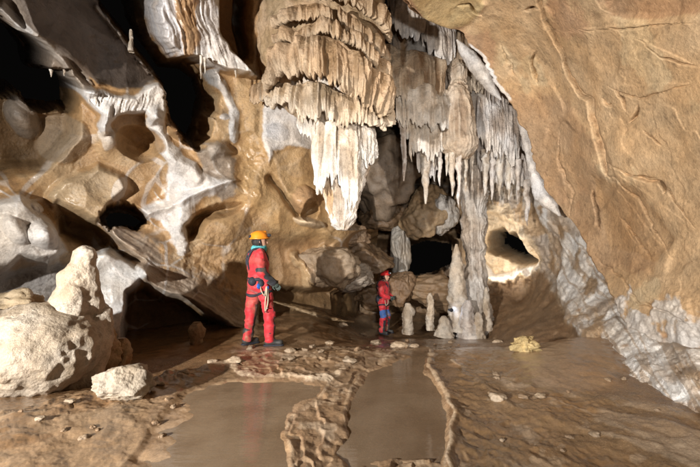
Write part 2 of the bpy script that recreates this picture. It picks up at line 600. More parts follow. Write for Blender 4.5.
# white bulges at the far left
S.poly([(-60, 205), (18, 196), (46, 216), (60, 236), (66, 252), (50, 268), (20, 262), (0, 286), (-60, 290)], 0.45, np.array((0.60, 0.56, 0.52)), 8)
S.blob(40, 236, 20, 15, 35, 0.35, WHITE * 0.9, 0.9, 0.8)
S.blob(12, 232, 18, 12, 40, 0.2, WHITE * 0.8, 0.7)
S.poly([(-60, 280), (20, 270), (60, 262), (92, 262), (92, 292), (60, 352), (-60, 352)], -0.5, np.array((0.40, 0.37, 0.35)), 8)
S.blob(36, 207, 9, 4, 15, 0.15, WHITE)
# curtain ledge hanging from the ceiling: lilac white and orange stripes
H1 = [(140, -130), (215, -130), (216, -20), (217, 28), (226, 48), (240, 64), (252, 77), (232, 73), (214, 67), (200, 62), (190, 58), (176, 60), (165, 46), (154, 30), (146, 12)]
d = poly_d(S.U, S.V, H1)
m = ss(4, -3, d)
fl = flut(S.U - 0.35 * S.V, S.V, 0.22, 88, 0.14)
S.D += m * (0.75 + 0.035 * fl + 0.25 * ss(0, 90, S.V))
S.paint(m, np.array((0.46, 0.29, 0.16)))
S.paint(m * ss(172, 160, S.U - 0.25 * S.V + 5 * fl), np.array((0.66, 0.63, 0.63)))
S.paint(m * ss(186, 192, S.U - 0.12 * S.V + 2 * fl) * ss(224, 212, S.U - 0.35 * S.V), np.array((0.70, 0.67, 0.67)))
S.paint(m * ss(30, 62, S.V - (S.U - 190) * 0.35) * ss(184, 196, S.U), WHITE)
S.poly([(216, -130), (252, -130), (250, 30), (248, 60), (236, 56), (222, 36), (216, 0)], -0.35, DEEPOR * 0.9, 5)
S.blob(243, 20, 6, 45, 0, -0.6, DEEPOR * 0.8, 0.9)
# orange wall under the great flowstone
S.poly([(240, 80), (345, 90), (345, 240), (285, 244), (238, 200)], 0.15, np.array((0.50, 0.33, 0.165)), 14, 0.85)
S.poly([(262, 108), (300, 100), (330, 104), (330, 172), (318, 168), (308, 150), (286, 146), (272, 152), (268, 164), (262, 148)], 0.12, WHITE * 0.97, 4, 0.95)
S.blob(276, 134, 12, 10, 0, 0.05, np.array((0.5, 0.48, 0.48)), 0.8)
S.line([(270, 178), (282, 196), (292, 208), (298, 214)], 3.5, -0.3, None)
S.blob(302, 200, 14, 13, 30, 0.35, TAN * np.array((1.05, .92, .85)), 0.9, 0.7)
S.blob(309, 210, 9, 11, 0, -0.5, ORANGE * 0.8, 0.9)  # pocket's inner shade painted in with dimmer orange
S.blob(308, 222, 16, 6, 15, 0.3, CREAM, 0.9)
# wall behind the two cavers
S.poly([(262, 240), (330, 244), (336, 300), (270, 302)], -0.25, np.array((0.38, 0.24, 0.125)), 10, 0.9)
S.line([(296, 258), (304, 268), (308, 280), (312, 292)], 4.5, 0.35, TAN * 1.1)
S.blob(326, 272, 20, 18, 30, 0.5, np.array((0.42, 0.32, 0.23)), 0.9, 0.6)
S.line([(322, 252), (340, 262), (358, 280), (366, 286)], 5, 0.45, CREAM, 0.9)
S.poly([(262, 288), (320, 292), (420, 284), (440, 360), (262, 360)], -0.9, ORANGE * 0.6, 6)  # recess at the wall foot darkened in colour for its shade
sc1, sc2 = worley(b + 0.10 * np.stack([fbm(b, 1.5, 2, 930 + k) for k in range(3)], -1), 1.9, 935)
scm = ss(-0.15, 0.25, fbm(b, 0.6, 3, 937)) * ss(300, 230, S.U + 0.0 * S.V)
S.D += 0.17 * (sc1 - 0.45) * scm
S.paint(ss(0.10, 0.01, sc2 - sc1) * scm * ss(0.0, 0.3, fbm(b, 1.0, 3, 938)), WHITE * 0.85, 0.7)
rough_ = ss(0.0, 0.4, fbm(b, 0.8, 3, 905)) 
D0 = S.D.copy()
S.rocky(0.065, 2.4, 900)
S.rocky(0.028, 6.0, 930, 0.1)
S.D = D0 + (S.D - D0) * (0.22 + 0.78 * rough_)
S.D += (0.008 + 0.024 * rough_) * fbm(b, 7.0, 4, 100)
S.W = ss(-0.3, 0.4, fbm(b, 1.3, 3, 140)) * 0.8
S.C = S.C * 0.88
for po in (A, Cc):
    S.D -= 0.30 * np.clip(-poly_d(S.U, S.V, po) - 5, 0, 8)
cut = (poly_d(U, V, A) < -5) | (poly_d(U, V, Cc) < -10)
cut |= poly_d(U, V, HOLE) < -5
# beyond the great flowstone the wall bends away out of sight
cut |= (U > 343) & (V > -60) & (V < 229)
cut |= (U > 378) & (V > -60) & (V < 282)
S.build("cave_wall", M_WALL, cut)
SL_ = S

# ------------------------------------------------------------------ the far wall of the chamber
U, V = sheet_uv(318, 620, 20, 348, 0.95)
YB = tps([(318, 20, 11.5), (470, 20, 12), (620, 20, 11), (318, 130, 12.5), (400, 130, 13), (470, 130, 13), (620, 130, 10.5),
          (318, 230, 12.5), (400, 230, 13.2), (470, 230, 12.5), (620, 230, 9.5), (318, 348, 12), (400, 348, 12.5), (500, 348, 12), (620, 348, 8.5)])
S = Sheet(U, V, P(U, V, YB(U, V)), 31, warp=3.0)
b = S.B
d1, d2 = worley(b + 0.3 * fbm(b, 0.9, 2, 4)[..., None], 0.75, 9)
S.D += 0.35 * fbm(b, 0.6, 3, 2) + 0.7 * (0.55 - d1)
S.C = np.array((0.33, 0.225, 0.135)) * (1 + 0.35 * fbm(b, 0.9, 4, 6)[..., None])
S.paint(ss(0.1, 0.5, fbm(b, 1.0, 4, 16)), GREY * 1.1, 0.8)
S.paint(ss(0.1, 0.5, fbm(b, 1.2, 4, 26)), BROWN, 0.7)
S.poly([(404, 238), (424, 232), (448, 236), (456, 244), (456, 262), (436, 272), (428, 278), (404, 280)], -4.0, None, 4, rag=4)
S.blob(380, 160, 34, 26, 20, 0.7, np.array((0.24, 0.18, 0.13)), 0.9, 0.6)
S.blob(374, 215, 30, 18, 0, -0.5, BROWN * 0.8, 0.9)  # this hollow and the next: recess shade painted in brown
S.blob(375, 255, 28, 18, 0, -0.6, BROWN * 0.8, 0.9)
S.poly([(402, 206), (420, 190), (440, 206), (450, 228), (434, 238), (412, 236)], 0.9, np.array((0.46, 0.33, 0.20)), 5)
S.poly([(430, 204), (442, 206), (452, 228), (440, 232)], 0.2, WHITE * 0.85, 4)
S.rocky(0.16, 1.3, 940)
S.rocky(0.06, 3.5, 960, 0.1)
S.D += 0.05 * fbm(b, 3.5, 4, 100)
S.W = ss(0.0, 0.6, fbm(b, 1.3, 3, 140)) * 0.5
S.build("cave_wall", M_WALL, (poly_d(U, V, [(408, 244), (426, 237), (448, 241), (451, 262), (432, 270), (408, 274)]) < 0) | ((U > 482) & (V > 195) & (V < 292)))

# ------------------------------------------------------------------ pale flowstone flank under the right-hand slab
U, V = sheet_uv(462, 800, -20, 470, 0.95)
YW = tps([(462, -20, 8.6), (560, -20, 8.0), (800, -20, 6), (462, 100, 9.6), (520, 110, 9.3), (600, 110, 8), (800, 110, 6),
          (462, 200, 10.6), (520, 200, 9.8), (560, 210, 8.0), (600, 220, 7.0), (800, 220, 5),
          (462, 300, 11.0), (520, 300, 9.8), (560, 300, 7.6), (600, 310, 6.0), (650, 310, 5.0), (700, 310, 4.2), (800, 310, 3.2),
          (478, 345, 9.2), (505, 285, 10.3), (505, 318, 8.9), (520, 345, 6.5), (545, 312, 7.7), (560, 345, 5.8), (600, 352, 5.1), (640, 372, 4.05), (700, 402, 3.2), (800, 420, 2.5),
          (462, 470, 9.6), (560, 470, 5.8), (600, 470, 4.6), (700, 470, 2.9), (800, 470, 2.2)])
S = Sheet(U, V, P(U, V, YW(U, V)), 51, warp=2.6)
b = S.B
S.D += 0.16 * fbm(b, 1.0, 3, 2)
d1, d2 = worley(b, 1.6, 19)
S.D += 0.12 * (0.5 - d1)
S.C = np.array((0.42, 0.30, 0.19)) * (1 + 0.3 * fbm(b, 1.1, 4, 6)[..., None])
S.paint(ss(-0.1, 0.4, fbm(b, 1.2, 4, 16)), GREY * 1.3, 0.7)
# the white calcite flow falling from the slab's edge to the floor
FLOW = [(505, 40), (516, 96), (524, 130), (536, 176), (556, 205), (574, 212), (592, 240), (606, 268), (618, 300), (640, 330), (668, 346), (700, 350), (760, 352), (760, 470), (700, 440), (664, 412), (640, 398), (612, 384), (596, 360), (580, 335), (566, 318), (560, 290), (555, 262), (548, 232), (532, 200), (518, 160), (508, 112)]
d = poly_d(S.U, S.V, FLOW)
m = ss(5, -5, d)
alo = (S.U - 500) * 0.6 + S.V * 0.8
acr = (S.U - 500) * 0.8 - S.V * 0.55
S.D += m * (0.16 + 0.06 * flut(acr, alo, 0.09, 81, 0.2) + 0.05 * ridged(b, 2.5, 3, 83))
S.paint(m * ss(-0.55, 0.05, fbm(b, 1.5, 4, 86)), np.array((0.74, 0.705, 0.665)))
S.paint(m * ss(0.0, 0.35, flut(acr, alo, 0.12, 281, 0.12) + 0.4 * fbm(b, 1.8, 4, 282) - 0.2), np.array((0.42, 0.31, 0.21)), 0.65)
S.paint(m * ss(0.1, 0.5, fbm(b, 2.2, 4, 283) + 0.9 * ss(300, 420, S.V - 0.25 * (S.U - 620)) - 0.35), MUD * 1.2, 0.75)
# brown fluted back with white streaks
fl = flut(S.U, S.V, 0.16, 91, 0.12) * ss(320, 200, S.V)
S.D += 0.07 * fl * ss(560, 530, S.U)
S.paint(ss(0.2, 0.9, fl) * ss(560, 540, S.U) * ss(250, 190, S.V), np.array((0.58, 0.54, 0.50)), 0.75)
S.paint(ss(-0.2, -0.9, fl) * ss(560, 540, S.U), BROWN * 1.3, 0.5)
# lit alcove with the window in it
ALC = [(480, 214), (490, 209), (504, 212), (516, 224), (528, 244), (538, 262), (534, 270), (516, 272), (502, 280), (490, 276), (482, 262), (478, 244)]
d = poly_d(S.U, S.V, ALC) + 4.0 * fbm(b, 3.5, 4, 191)
S.D += -0.75 * ss(4, -6, d) + 0.10 * np.exp(-(d / 5) ** 2) + 0.20 * ridged(b, 3.2, 4, 192) * np.exp(-(d / 12) ** 2) + 0.10 * fbm(b, 6, 3, 193) * np.exp(-(d / 10) ** 2)
S.paint(ss(10, 2, d), np.array((0.62, 0.50, 0.36)))
WIN = [(491, 231), (499, 228), (505, 236), (511, 233), (518, 246), (527, 262), (519, 266), (506, 260), (496, 254), (489, 248)]
dw = poly_d(S.U, S.V, WIN)
S.D += -2.2 * ss(3, -4, dw) - 0.45 * np.clip(-dw - 3, 0, 6)
S.paint(ss(6, 1, np.abs(d)) * ss(250, 268, S.V), WHITE, 0.9)
S.poly([(476, 280), (500, 284), (545, 272), (566, 320), (590, 345), (600, 420), (470, 420)], 0.0, MUD * 0.85, 7)
slope_ = ss(6, -6, poly_d(S.U, S.V, [(476, 280), (500, 284), (545, 272), (566, 320), (590, 345), (600, 420), (470, 420)]))
S.paint(slope_ * ss(0.0, 0.5, fbm(b, 2.0, 4, 216)), WETMUD, 0.7)
S.poly([(545, 190), (560, 215), (562, 270), (556, 280), (548, 240)], -0.2, ORANGE * 0.8, 4, 0.6)
S.rocky(0.08, 2.0, 980)
S.rocky(0.04, 5.5, 990, 0.1)
S.D += 0.03 * fbm(b, 6, 4, 100)
S.W = ss(-0.1, 0.5, fbm(b, 1.3, 3, 140)) * 0.4
S.build("cave_wall", M_FLOW, poly_d(U, V, WIN) < -5.5)

# ------------------------------------------------------------------ the great leaning slab on the right
EV = np.array([-140, -30, 0, 18, 27, 30, 60, 85, 110, 135, 160, 190, 212, 232, 262, 300, 330, 350, 372, 400])
EU = np.array([330, 384, 402, 424, 446, 458, 484, 498, 516, 529, 536, 546, 564, 580, 596, 616, 632, 652, 680, 730])
s_ = np.concatenate([np.linspace(-46, 0, 40, endpoint=False), np.concatenate([np.arange(0, 300, 0.75), np.arange(300, 420, 2.0)])])
v_ = np.concatenate([np.arange(-140, -10, 2.0), np.arange(-10, 400, 0.75)])
Sg, V = np.meshgrid(s_, v_)
E = np.interp(V, EV, EU)
E = E + 2.2 * vnoise(np.stack([V * 0.09, V * 0, V * 0], -1), 3) + 1.2 * vnoise(np.stack([V * 0.3, V * 0, V * 0], -1), 4)
YR = tps([(330, -140, 3.6), (402, 0, 5.4), (458, 30, 6.3), (498, 85, 6.9), (536, 160, 7.0), (564, 212, 6.7), (596, 262, 5.9), (632, 330, 4.75), (680, 372, 4.0), (730, 400, 3.5),
          (600, 0, 3.9), (600, 90, 4.7), (600, 170, 5.3), (650, 250, 4.6), (700, 0, 2.9), (700, 100, 3.3), (700, 200, 3.7), (700, 300, 3.7), (700, 350, 3.7),
          (800, -140, 1.7), (800, 0, 2.2), (800, 150, 2.6), (800, 300, 2.8), (800, 400, 2.7), (600, -140, 2.8), (1000, 0, 1.5), (1000, 300, 1.9), (1000, 400, 2.0)])
Sp = np.maximum(Sg, 0)
Sn = np.maximum(-Sg, 0)
Uv = E + Sp
Yb = YR(np.minimum(Uv, 1000), V)
Uv = Uv - 4 * np.sin(np.clip(Sn / 12, 0, 1) * math.pi / 2) + Sn * 0.9
Yb = Yb + 0.2 * ss(0, 10, Sn) + Sn * 0.075
S = Sheet(E + Sg, V, P(Uv, V, Yb), 71, warp=2.2)
b = S.B
S.D += 0.12 * fbm(b, 0.7, 3, 2)
# overlapping scaled-off plates: terraces following the leaning bedding
q = b[..., 0] * 0.55 + b[..., 2] * 0.8 + 0.45 * fbm(b, 0.9, 4, 12)
fr = (q * 1.35) % 1.0
S.D += 0.05 * (fr - ss(0.9, 1.0, fr)) * ss(-0.2, 0.3, fbm(b, 0.5, 2, 14))
S.C = np.array((0.50, 0.345, 0.20)) * (1 + 0.22 * fbm(b, 0.8, 4, 6)[..., None])
S.paint(ss(0.0, 0.5, fbm(b, 0.9, 4, 16)), np.array((0.44, 0.27, 0.16)), 0.75)
S.paint(ss(0.05, 0.5, fbm(b, 1.3, 5, 26)), np.array((0.55, 0.425, 0.265)), 0.7)
S.paint(ss(95, 40, Sg + 25 * fbm(b, 0.9, 3, 181)) * ss(70, 120, S.V) * ss(300, 250, S.V), np.array((0.39, 0.25, 0.145)), 0.8)
S.poly([(400, -20), (470, -20), (486, 4), (470, 24), (450, 30), (424, 22)], 0.08, np.array((0.52, 0.39, 0.20)), 4, 0.8)
# the long crack down the slab
CR = [(538, -40), (541, 0), (548, 26), (560, 52), (570, 76), (580, 96), (589, 102), (592, 120), (600, 140), (606, 172)]
dl = line_d(S.U, S.V, CR)
side = np.interp(S.V, [p[1] for p in CR], [p[0] for p in CR])
rt = S.U - side
S.D += 0.05 * ss(0.7, -0.7, rt + 1.5 * S.pn) * ss(-90, 0, rt) * ss(200, 150, S.V) - 0.17 * np.exp(-(dl / (1.5 * (0.7 + 0.8 * np.clip(0.5 + fbm(b, 3.0, 2, 173), 0, 1.2)))) ** 2) * ss(195, 160, S.V)


def crack(pts, w, dep):
    n_ = 2.2 * fbm(b, 6.0, 3, 171)
    d_ = line_d(S.U + n_, S.V - n_, pts)
    (xa, ya), (xb, yb) = pts[0], pts[-1]
    tt_ = np.clip(((S.U - xa) * (xb - xa) + (S.V - ya) * (yb - ya)) / ((xb - xa) ** 2 + (yb - ya) ** 2), 0, 1)
    tap = np.sin(math.pi * np.clip(tt_, 0.01, 0.99)) ** 0.7
    ww = w * (0.25 + 0.75 * tap) * (0.6 + 0.9 * np.clip(0.5 + fbm(b, 3.0, 2, 172), 0, 1.3))
    dep = dep * (tap if dep < 0 else 1) if np.isscalar(dep) and dep < 0 else dep
    neg = not np.isscalar(dep)
    S.D += dep * np.exp(-(d_ / ww) ** 2) if neg else dep * 0.6 * np.exp(-(d_ / (ww * 6)) ** 2)
    # one lip stands a little proud
    (x0, y0), (x1, y1) = pts[0], pts[-1]
    sgn = ((S.U - x0) * (y1 - y0) - (S.V - y0) * (x1 - x0)) / math.hypot(x1 - x0, y1 - y0)
    if neg:
        S.D += 0.022 * tap * ss(0.6, -0.6, sgn) * np.exp(-d_ / 14.0)


for cp, w, dep in (([(536, 52), (531, 62), (535, 72), (538, 84)], 1.8, -0.25), ([(600, 98), (606, 104), (614, 108)], 1.5, -0.1), ([(617, 90), (624, 100), (628, 112)], 1.5, -0.16),
                   ([(640, 106), (636, 118), (629, 125)], 1.6, -0.16), ([(643, 132), (652, 140), (663, 149)], 1.6, -0.14), ([(604, 86), (640, 100), (700, 84)], 1.4, -0.06),
                   ([(590, 192), (594, 210), (600, 228)], 2.4, -0.45), ([(661, 180), (668, 192), (666, 194)], 1.8, -0.3), ([(455, 6), (470, 4), (484, 14), (480, 20)], 2.0, -0.22),
                   ([(524, 10), (540, 6)], 2.4, -0.25), ([(600, 160), (640, 178), (664, 182), (700, 230)], 1.6, -0.10), ([(634, 176), (660, 178)], 1.5, -0.08), ([(500, 40), (506, 60), (520, 76)], 1.4, -0.09), ([(560, 130), (556, 160), (570, 196), (566, 224)], 1.4, -0.09), ([(640, 40), (668, 60), (700, 66)], 1.3, -0.08), ([(620, 220), (640, 236), (652, 262)], 1.4, -0.09),
                   ([(602, 170), (640, 200), (676, 262)], 1.2, -0.05), ([(560, 28), (640, 30), (700, 22)], 1.3, -0.05), ([(594, 252), (640, 300), (700, 330)], 2.0, -0.06)):
    crack(cp, w * 0.55, dep)
S.poly([(604, 0), (720, -60), (900, 0), (700, 14), (650, 22), (610, 18)], -0.06, np.array((0.33, 0.19, 0.105)), 6, 0.7)
S.poly([(592, 176), (640, 190), (680, 240), (660, 262), (612, 250), (600, 220)], -0.05, np.array((0.40, 0.25, 0.13)), 7, 0.8)
# powdery white crust low on the slab
cr_ = ss(0.15, 0.6, fbm(b, 2.6, 5, 36) + 0.9 * ss(250, 320, S.V - 0.1 * (S.U - 650)) - 0.35) * ss(240, 285, S.V)
S.paint(cr_, np.array((0.56, 0.53, 0.50)), 0.9)
S.D += cr_ * (0.03 + 0.05 * fbm(b, 9, 3, 39))
# white streak that edges the slab
S.paint(ss(7, 2, np.abs(Sg + 1)) * ss(38, 50, S.V) * ss(110, 90, S.V), WHITE)
# flaked facets: flat scales with crisp broken edges
pw = b + 0.18 * np.stack([fbm(b, 2.2, 4, 150 + k) for k in range(3)], -1)
f1, f2 = worley(pw, 1.5, 161)
cell = vnoise(np.floor(pw * 2.2) + 0.5, 163)
S.D += 0.006 * ridged(pw, 1.1, 3, 164) + 0.040 * ss(0.0, 0.10, fbm(b + 0.25 * (pw - b), 0.7, 3, 165)) + 0.010 * ss(0.16, 0.20, fbm(b + 0.3 * (pw - b), 1.9, 3, 166))
S.D += 0.008 * fbm(b, 6.5, 4, 100) + 0.003 * ridged(b, 9.0, 3, 120)
S.build("cave_wall", M_SLAB)

# ------------------------------------------------------------------ the floor: mud, crusts and rimmed pools
def floor_base(x, y):
    q_ = np.clip(y - 5.0, 0, 4.6)
    z = (-0.168 * q_ * ss(0, 0.8, q_) + 0.3 * ss(10.5, 14, y)) * ss(-1.1, 0.5, x)
    z = z + 0.08 * ss(0.9, 3.2, x - 0.15 * (y - 3)) * ss(7.5, 4.5, y) * ss(1.0, 2.5, y)
    z = z + 0.14 * ss(0.0, 1.0, (x / y - 0.50) / 0.24) * ss(3.6, 5.4, y) * ss(9.5, 6.5, y)
    z = z + 0.06 * ss(-1.2, -2.6, x + 0.1 * y) * ss(4.2, 2.6, y)
    z = z - 0.10 * ss(-1.6, -2.4, x) * ss(3.3, 4.2, y) * ss(7.0, 5.6, y)
    return z


def G(u, v, z=0.0):
    """world x, y of the floor point seen at (u, v)"""
    b_ = (233.5 - v) / FPX
    dy, dz = CP - b_ * SP, SP + b_ * CP
    Y = (z - CAM_Z) / dz * dy
    return (u - 350) / FPX * Y / dy, Y


u = np.concatenate([np.arange(-300, -40, 3.0), np.arange(-40, 740, 0.85), np.arange(740, 1000, 3.0)])
v = np.concatenate([np.arange(288, 420, 0.6), np.arange(420, 620, 1.1)])
U, V = np.meshgrid(u, v)
FX, FY = G(U, V)
FB = np.stack([FX, FY, 0 * FX], -1)
S = Sheet(U, V, FB, 91, warp=2.4)
b = S.B
z = floor_base(FX, FY)
z += 0.05 * fbm(b, 0.9, 3, 2) * ss(2.0, 6.0, FY) + 0.012 * fbm(b, 3.0, 3, 3)
S.C = MUD * 0.85 * (1 + 0.3 * fbm(b, 1.3, 4, 6)[..., None])
S.paint(ss(0.0, 0.5, fbm(b, 1.6, 4, 16)), WETMUD, 0.6)
S.paint(ss(0.1, 0.5, fbm(b, 2.2, 4, 26)), MUD * 1.4, 0.6)
S.W = 0.35 + 0.6 * ss(-0.3, 0.3, fbm(b, 1.2, 3, 36))
POOL1 = [(60, 640), (124, 520), (112, 492), (142, 472), (128, 452), (164, 442), (152, 424), (188, 410), (178, 396), (208, 388), (220, 375), (242, 376), (290, 378), (326, 383), (318, 395), (300, 406), (288, 416), (283, 432), (290, 452), (292, 480), (290, 560), (280, 640)]
POOL2 = [(398, 356), (426, 352), (431, 372), (444, 392), (449, 424), (447, 446), (440, 464), (396, 456), (352, 466), (334, 450), (346, 432), (337, 415), (352, 392), (366, 372)]
wv = fbm(b, 1.6, 4, 201, 0.6); wh = fbm(b, 1.6, 4, 211, 0.6)
lf = ss(240, 190, S.U)
p1 = poly_d(S.U + (5 + 24 * lf) * wv, S.V + (3 + 9 * lf) * wh, POOL1); p2 = poly_d(S.U + 6 * wv, S.V + 3 * wh, POOL2)
px = 350.0 / FY                    # pixels a metre spans there
z -= 0.022 * mix(ss(2, -10, p1 + 5 * S.pn), ss(12, -30, p1 + 5 * S.pn), lf) + 0.030 * ss(2, -7, p2 + 4 * S.pn)
# crust between and around the pools
CR1 = [(222, 362), (244, 352), (300, 348), (346, 346), (396, 340), (426, 346), (424, 352), (396, 356), (370, 370), (348, 392), (338, 416), (344, 440), (352, 456), (438, 458), (470, 470), (480, 560), (292, 560), (292, 470), (284, 432), (290, 416), (304, 404), (322, 394), (328, 384), (290, 376), (244, 374)]
dc = poly_d(S.U, S.V, CR1)
mc = ss(5, -3, dc)
lump = fbm(b, 7.0, 4, 46)
tq = 3.2 * fbm(b, 1.7, 4, 221, 0.55) + 0.9 * (FY - 4)
step_ = np.floor(tq) + ss(0.80, 0.97, tq - np.floor(tq))
terr = 0.030 * (step_ - tq)
z += mc * (0.006 + 0.009 * lump + 0.006 * ridged(b, 6.0, 3, 48) + 0.7 * terr)
S.paint(mc * ss(0.70, 0.80, tq - np.floor(tq)) * ss(1.0, 0.93, tq - np.floor(tq)), CRUST, 0.6)
S.paint(mc, np.array((0.30, 0.20, 0.12)), 0.8)
S.paint(mc * ss(0.0, 0.5, lump), CRUST * 0.85, 0.7)
S.W = mix(S.W, 0.6, mc)
for pts, w, hgt, a in (([(150, 388), (182, 374), (206, 366), (226, 362), (240, 371), (262, 374), (292, 373), (318, 378), (330, 380), (344, 370)], 5.0, 0.055, 1.0),
                       ([(330, 380), (322, 394), (304, 405), (290, 415), (285, 431), (291, 450), (293, 480)], 4.5, 0.045, 0.5),
                       ([(398, 354), (372, 369), (348, 392), (341, 416), (347, 436), (352, 454), (440, 459)], 3.6, 0.035, 0.45),
                       ([(426, 342), (431, 354), (428, 368), (438, 380), (446, 392), (448, 404), (454, 414), (448, 428), (451, 440), (446, 454), (456, 480), (460, 540)], 4.2, 0.075, 1.0),
                       ([(450, 362), (468, 372), (484, 386), (498, 396), (512, 410)], 2.6, 0.05, 0.75),
                       ([(236, 356), (280, 352), (330, 358), (352, 352), (392, 350)], 4.0, 0.05, 0.6),
                       ([(226, 350), (262, 347), (320, 348), (360, 344), (400, 338)], 3.0, 0.04, 0.5),
                       ([(352, 345), (364, 352), (388, 356), (394, 348)], 3.0, 0.05, 0.7)):
    d = line_d(S.U, S.V, pts)
    ww = 0.90 * w * (1 + 0.75 * fbm(b, 4, 4, 55))
    k = np.exp(-(d / ww) ** 2)
    z += (0.30 * hgt * a) * k * (1 + 0.9 * lump)
    S.paint(ss(0.9, 0.2, d / ww) * ss(-0.5, 0.15, lump + 0.2), CRUST * 1.05, a)
    S.W = mix(S.W, 0.35, k * 0.7)
# mud under the water
S.paint(ss(12, -12, p1), np.array((0.46, 0.32, 0.20)), 0.85)
S.paint(ss(2, -5, p1) * ss(0.0, 0.4, fbm(b, 2.4, 4, 246)), np.array((0.36, 0.24, 0.14)), 0.6)
S.paint(ss(4, -5, p2), np.array((0.40, 0.275, 0.17)), 0.9)
S.paint(ss(2, -5, p2) * ss(0.0, 0.4, fbm(b, 3.0, 4, 247)), np.array((0.30, 0.20, 0.115)), 0.7)
# pale streaks on the left bank and its dirty edge
lb = poly_d(S.U, S.V, [(-200, 450), (0, 420), (60, 402), (110, 386), (150, 384), (196, 368), (220, 366), (190, 388), (160, 416), (136, 452), (90, 540), (60, 640), (-200, 640)])
ml = ss(6, -4, lb)
z += ml * (0.016 + 0.008 * lump + 0.005 * ridged(b, 5, 2, 58))
S.paint(ml, np.array((0.33, 0.225, 0.135)), 0.8)
S.W = mix(S.W, 0.75, ml)
near = np.exp(-(line_d(S.U, S.V, [(-100, 445), (0, 425), (70, 402), (120, 390), (200, 368)]) / 22) ** 2)
z += ml * (near * 0.03 * (1 + lump) + 0.25 * terr * near)
S.paint(ml * ss(0.0, 0.35, fbm(b, 3.2, 4, 66) + 0.5 * near - 0.3), WETMUD * 1.1, 0.75)
z += 0.05 * np.exp(-(line_d(S.U, S.V, [(190, 372), (160, 380), (130, 392), (100, 396)]) / 6) ** 2) * (1 + lump)
# channel behind the bank, in front of the wall
S.paint(ss(8, -4, poly_d(S.U, S.V, [(-100, 330), (250, 326), (226, 352), (180, 366), (110, 384), (-100, 430)])), BROWN * 1.1, 0.7)
# wet brown dome at the right and the dark slope before it
dm = ell(S.U, S.V, 566, 372, 58, 30, 8)
z += 0.05 * np.clip(1 - dm * dm, 0, 1)
S.paint(ss(1.1, 0.7, dm), np.array((0.31, 0.215, 0.135)), 0.85)
S.W = mix(S.W, 0.8, ss(1.1, 0.8, dm))
rs = poly_d(S.U, S.V, [(470, 352), (520, 366), (540, 392), (600, 402), (700, 418), (820, 440), (820, 640), (462, 640), (462, 470), (455, 430), (448, 390)])
mr_ = ss(6, -6, rs)
S.paint(mr_, np.array((0.215, 0.135, 0.07)), 0.85)
rd = flut(FX * 0.80 + FY * 0.60, FX * 0.60 - FY * 0.80, 2.2, 79, 0.30)
z += mr_ * (0.030 * fbm(b, 3.0, 5, 76, 0.6) + 0.012 * ridged(b, 7.0, 3, 78) + 0.024 * rd + 0.005 * fbm(b, 22, 3, 179))
S.paint(mr_ * ss(0.2, 0.7, rd), CRUST * 0.65, 0.55)
S.paint(mr_ * ss(-0.1, -0.6, rd), np.array((0.19, 0.115, 0.06)), 0.7)
S.W = mix(S.W, 0.95, mr_ * ss(0.0, -0.5, rd))
S.paint(mr_ * ss(0.1, 0.5, fbm(b, 6.0, 4, 79)), CRUST * 0.6, 0.5)
z += 0.05 * fbm(b, 1.8, 4, 181) * ss(4.8, 6.5, FY)
z += (0.006 * fbm(b, 12.0, 3, 84) + 0.0022 * ridged(b, 24, 2, 85)) * (1 - ss(2, -4, np.minimum(p1, p2)))
S.W = np.clip(S.W + 0.15, 0, 1)
S.N[:] = (0, 0, 1)
S.D = z
floor = S.build("cave_floor", M_MUD)
FLOOR = (FX, FY, z)


def floor_z(x, y):
    i = np.argmin((FX - x) ** 2 + (FY - y) ** 2)
    return float(z_all.ravel()[i])


z_all = z.copy()


def water_mat(name, tint, rough, ripple):
    m, nt, bs, L = nodes(name)
    N = nt.nodes.new
    nt.nodes.remove(bs)
    out = [n for n in nt.nodes if n.type == 'OUTPUT_MATERIAL'][0]
    tr = N('ShaderNodeBsdfTransparent'); tr.inputs[0].default_value = (*tint, 1)
    gl = N('ShaderNodeBsdfGlossy'); gl.inputs['Roughness'].default_value = rough
    df = N('ShaderNodeBsdfDiffuse'); df.inputs[0].default_value = (0.62, 0.46, 0.31, 1)
    fr = N('ShaderNodeFresnel'); fr.inputs['IOR'].default_value = 1.34
    geo = N('ShaderNodeNewGeometry')
    mp = N('ShaderNodeMapping'); mp.inputs['Scale'].default_value = (4.0, 26.0, 1)
    nz = N('ShaderNodeTexNoise'); nz.inputs['Scale'].default_value = 1.0; nz.inputs['Detail'].default_value = 2
    bp = N('ShaderNodeBump'); bp.inputs['Strength'].default_value = ripple; bp.inputs['Distance'].default_value = 0.004
    L.new(geo.outputs['Position'], mp.inputs[0]); L.new(mp.outputs[0], nz.inputs['Vector']); L.new(nz.outputs[0], bp.inputs['Height'])
    L.new(bp.outputs[0], gl.inputs['Normal']); L.new(bp.outputs[0], fr.inputs['Normal'])
    m0 = N('ShaderNodeMixShader'); m0.inputs[0].default_value = 0.36
    nz2 = N('ShaderNodeTexNoise'); nz2.inputs['Scale'].default_value = 2.6; nz2.inputs['Detail'].default_value = 6
    L.new(geo.outputs['Position'], nz2.inputs['Vector'])
    cr2 = N('ShaderNodeValToRGB')
    cr2.color_ramp.elements[0].position = 0.36; cr2.color_ramp.elements[0].color = (0.52, 0.37, 0.24, 1)
    cr2.color_ramp.elements[1].position = 0.62; cr2.color_ramp.elements[1].color = (0.66, 0.49, 0.33, 1)
    L.new(nz2.outputs[0], cr2.inputs[0]); L.new(cr2.outputs[0], df.inputs[0])
    L.new(tr.outputs[0], m0.inputs[1]); L.new(df.outputs[0], m0.inputs[2])
    mx = N('ShaderNodeMixShader')
    L.new(fr.outputs[0], mx.inputs[0]); L.new(m0.outputs[0], mx.inputs[1]); L.new(gl.outputs[0], mx.inputs[2])
    L.new(mx.outputs[0], out.inputs[0])
    return m


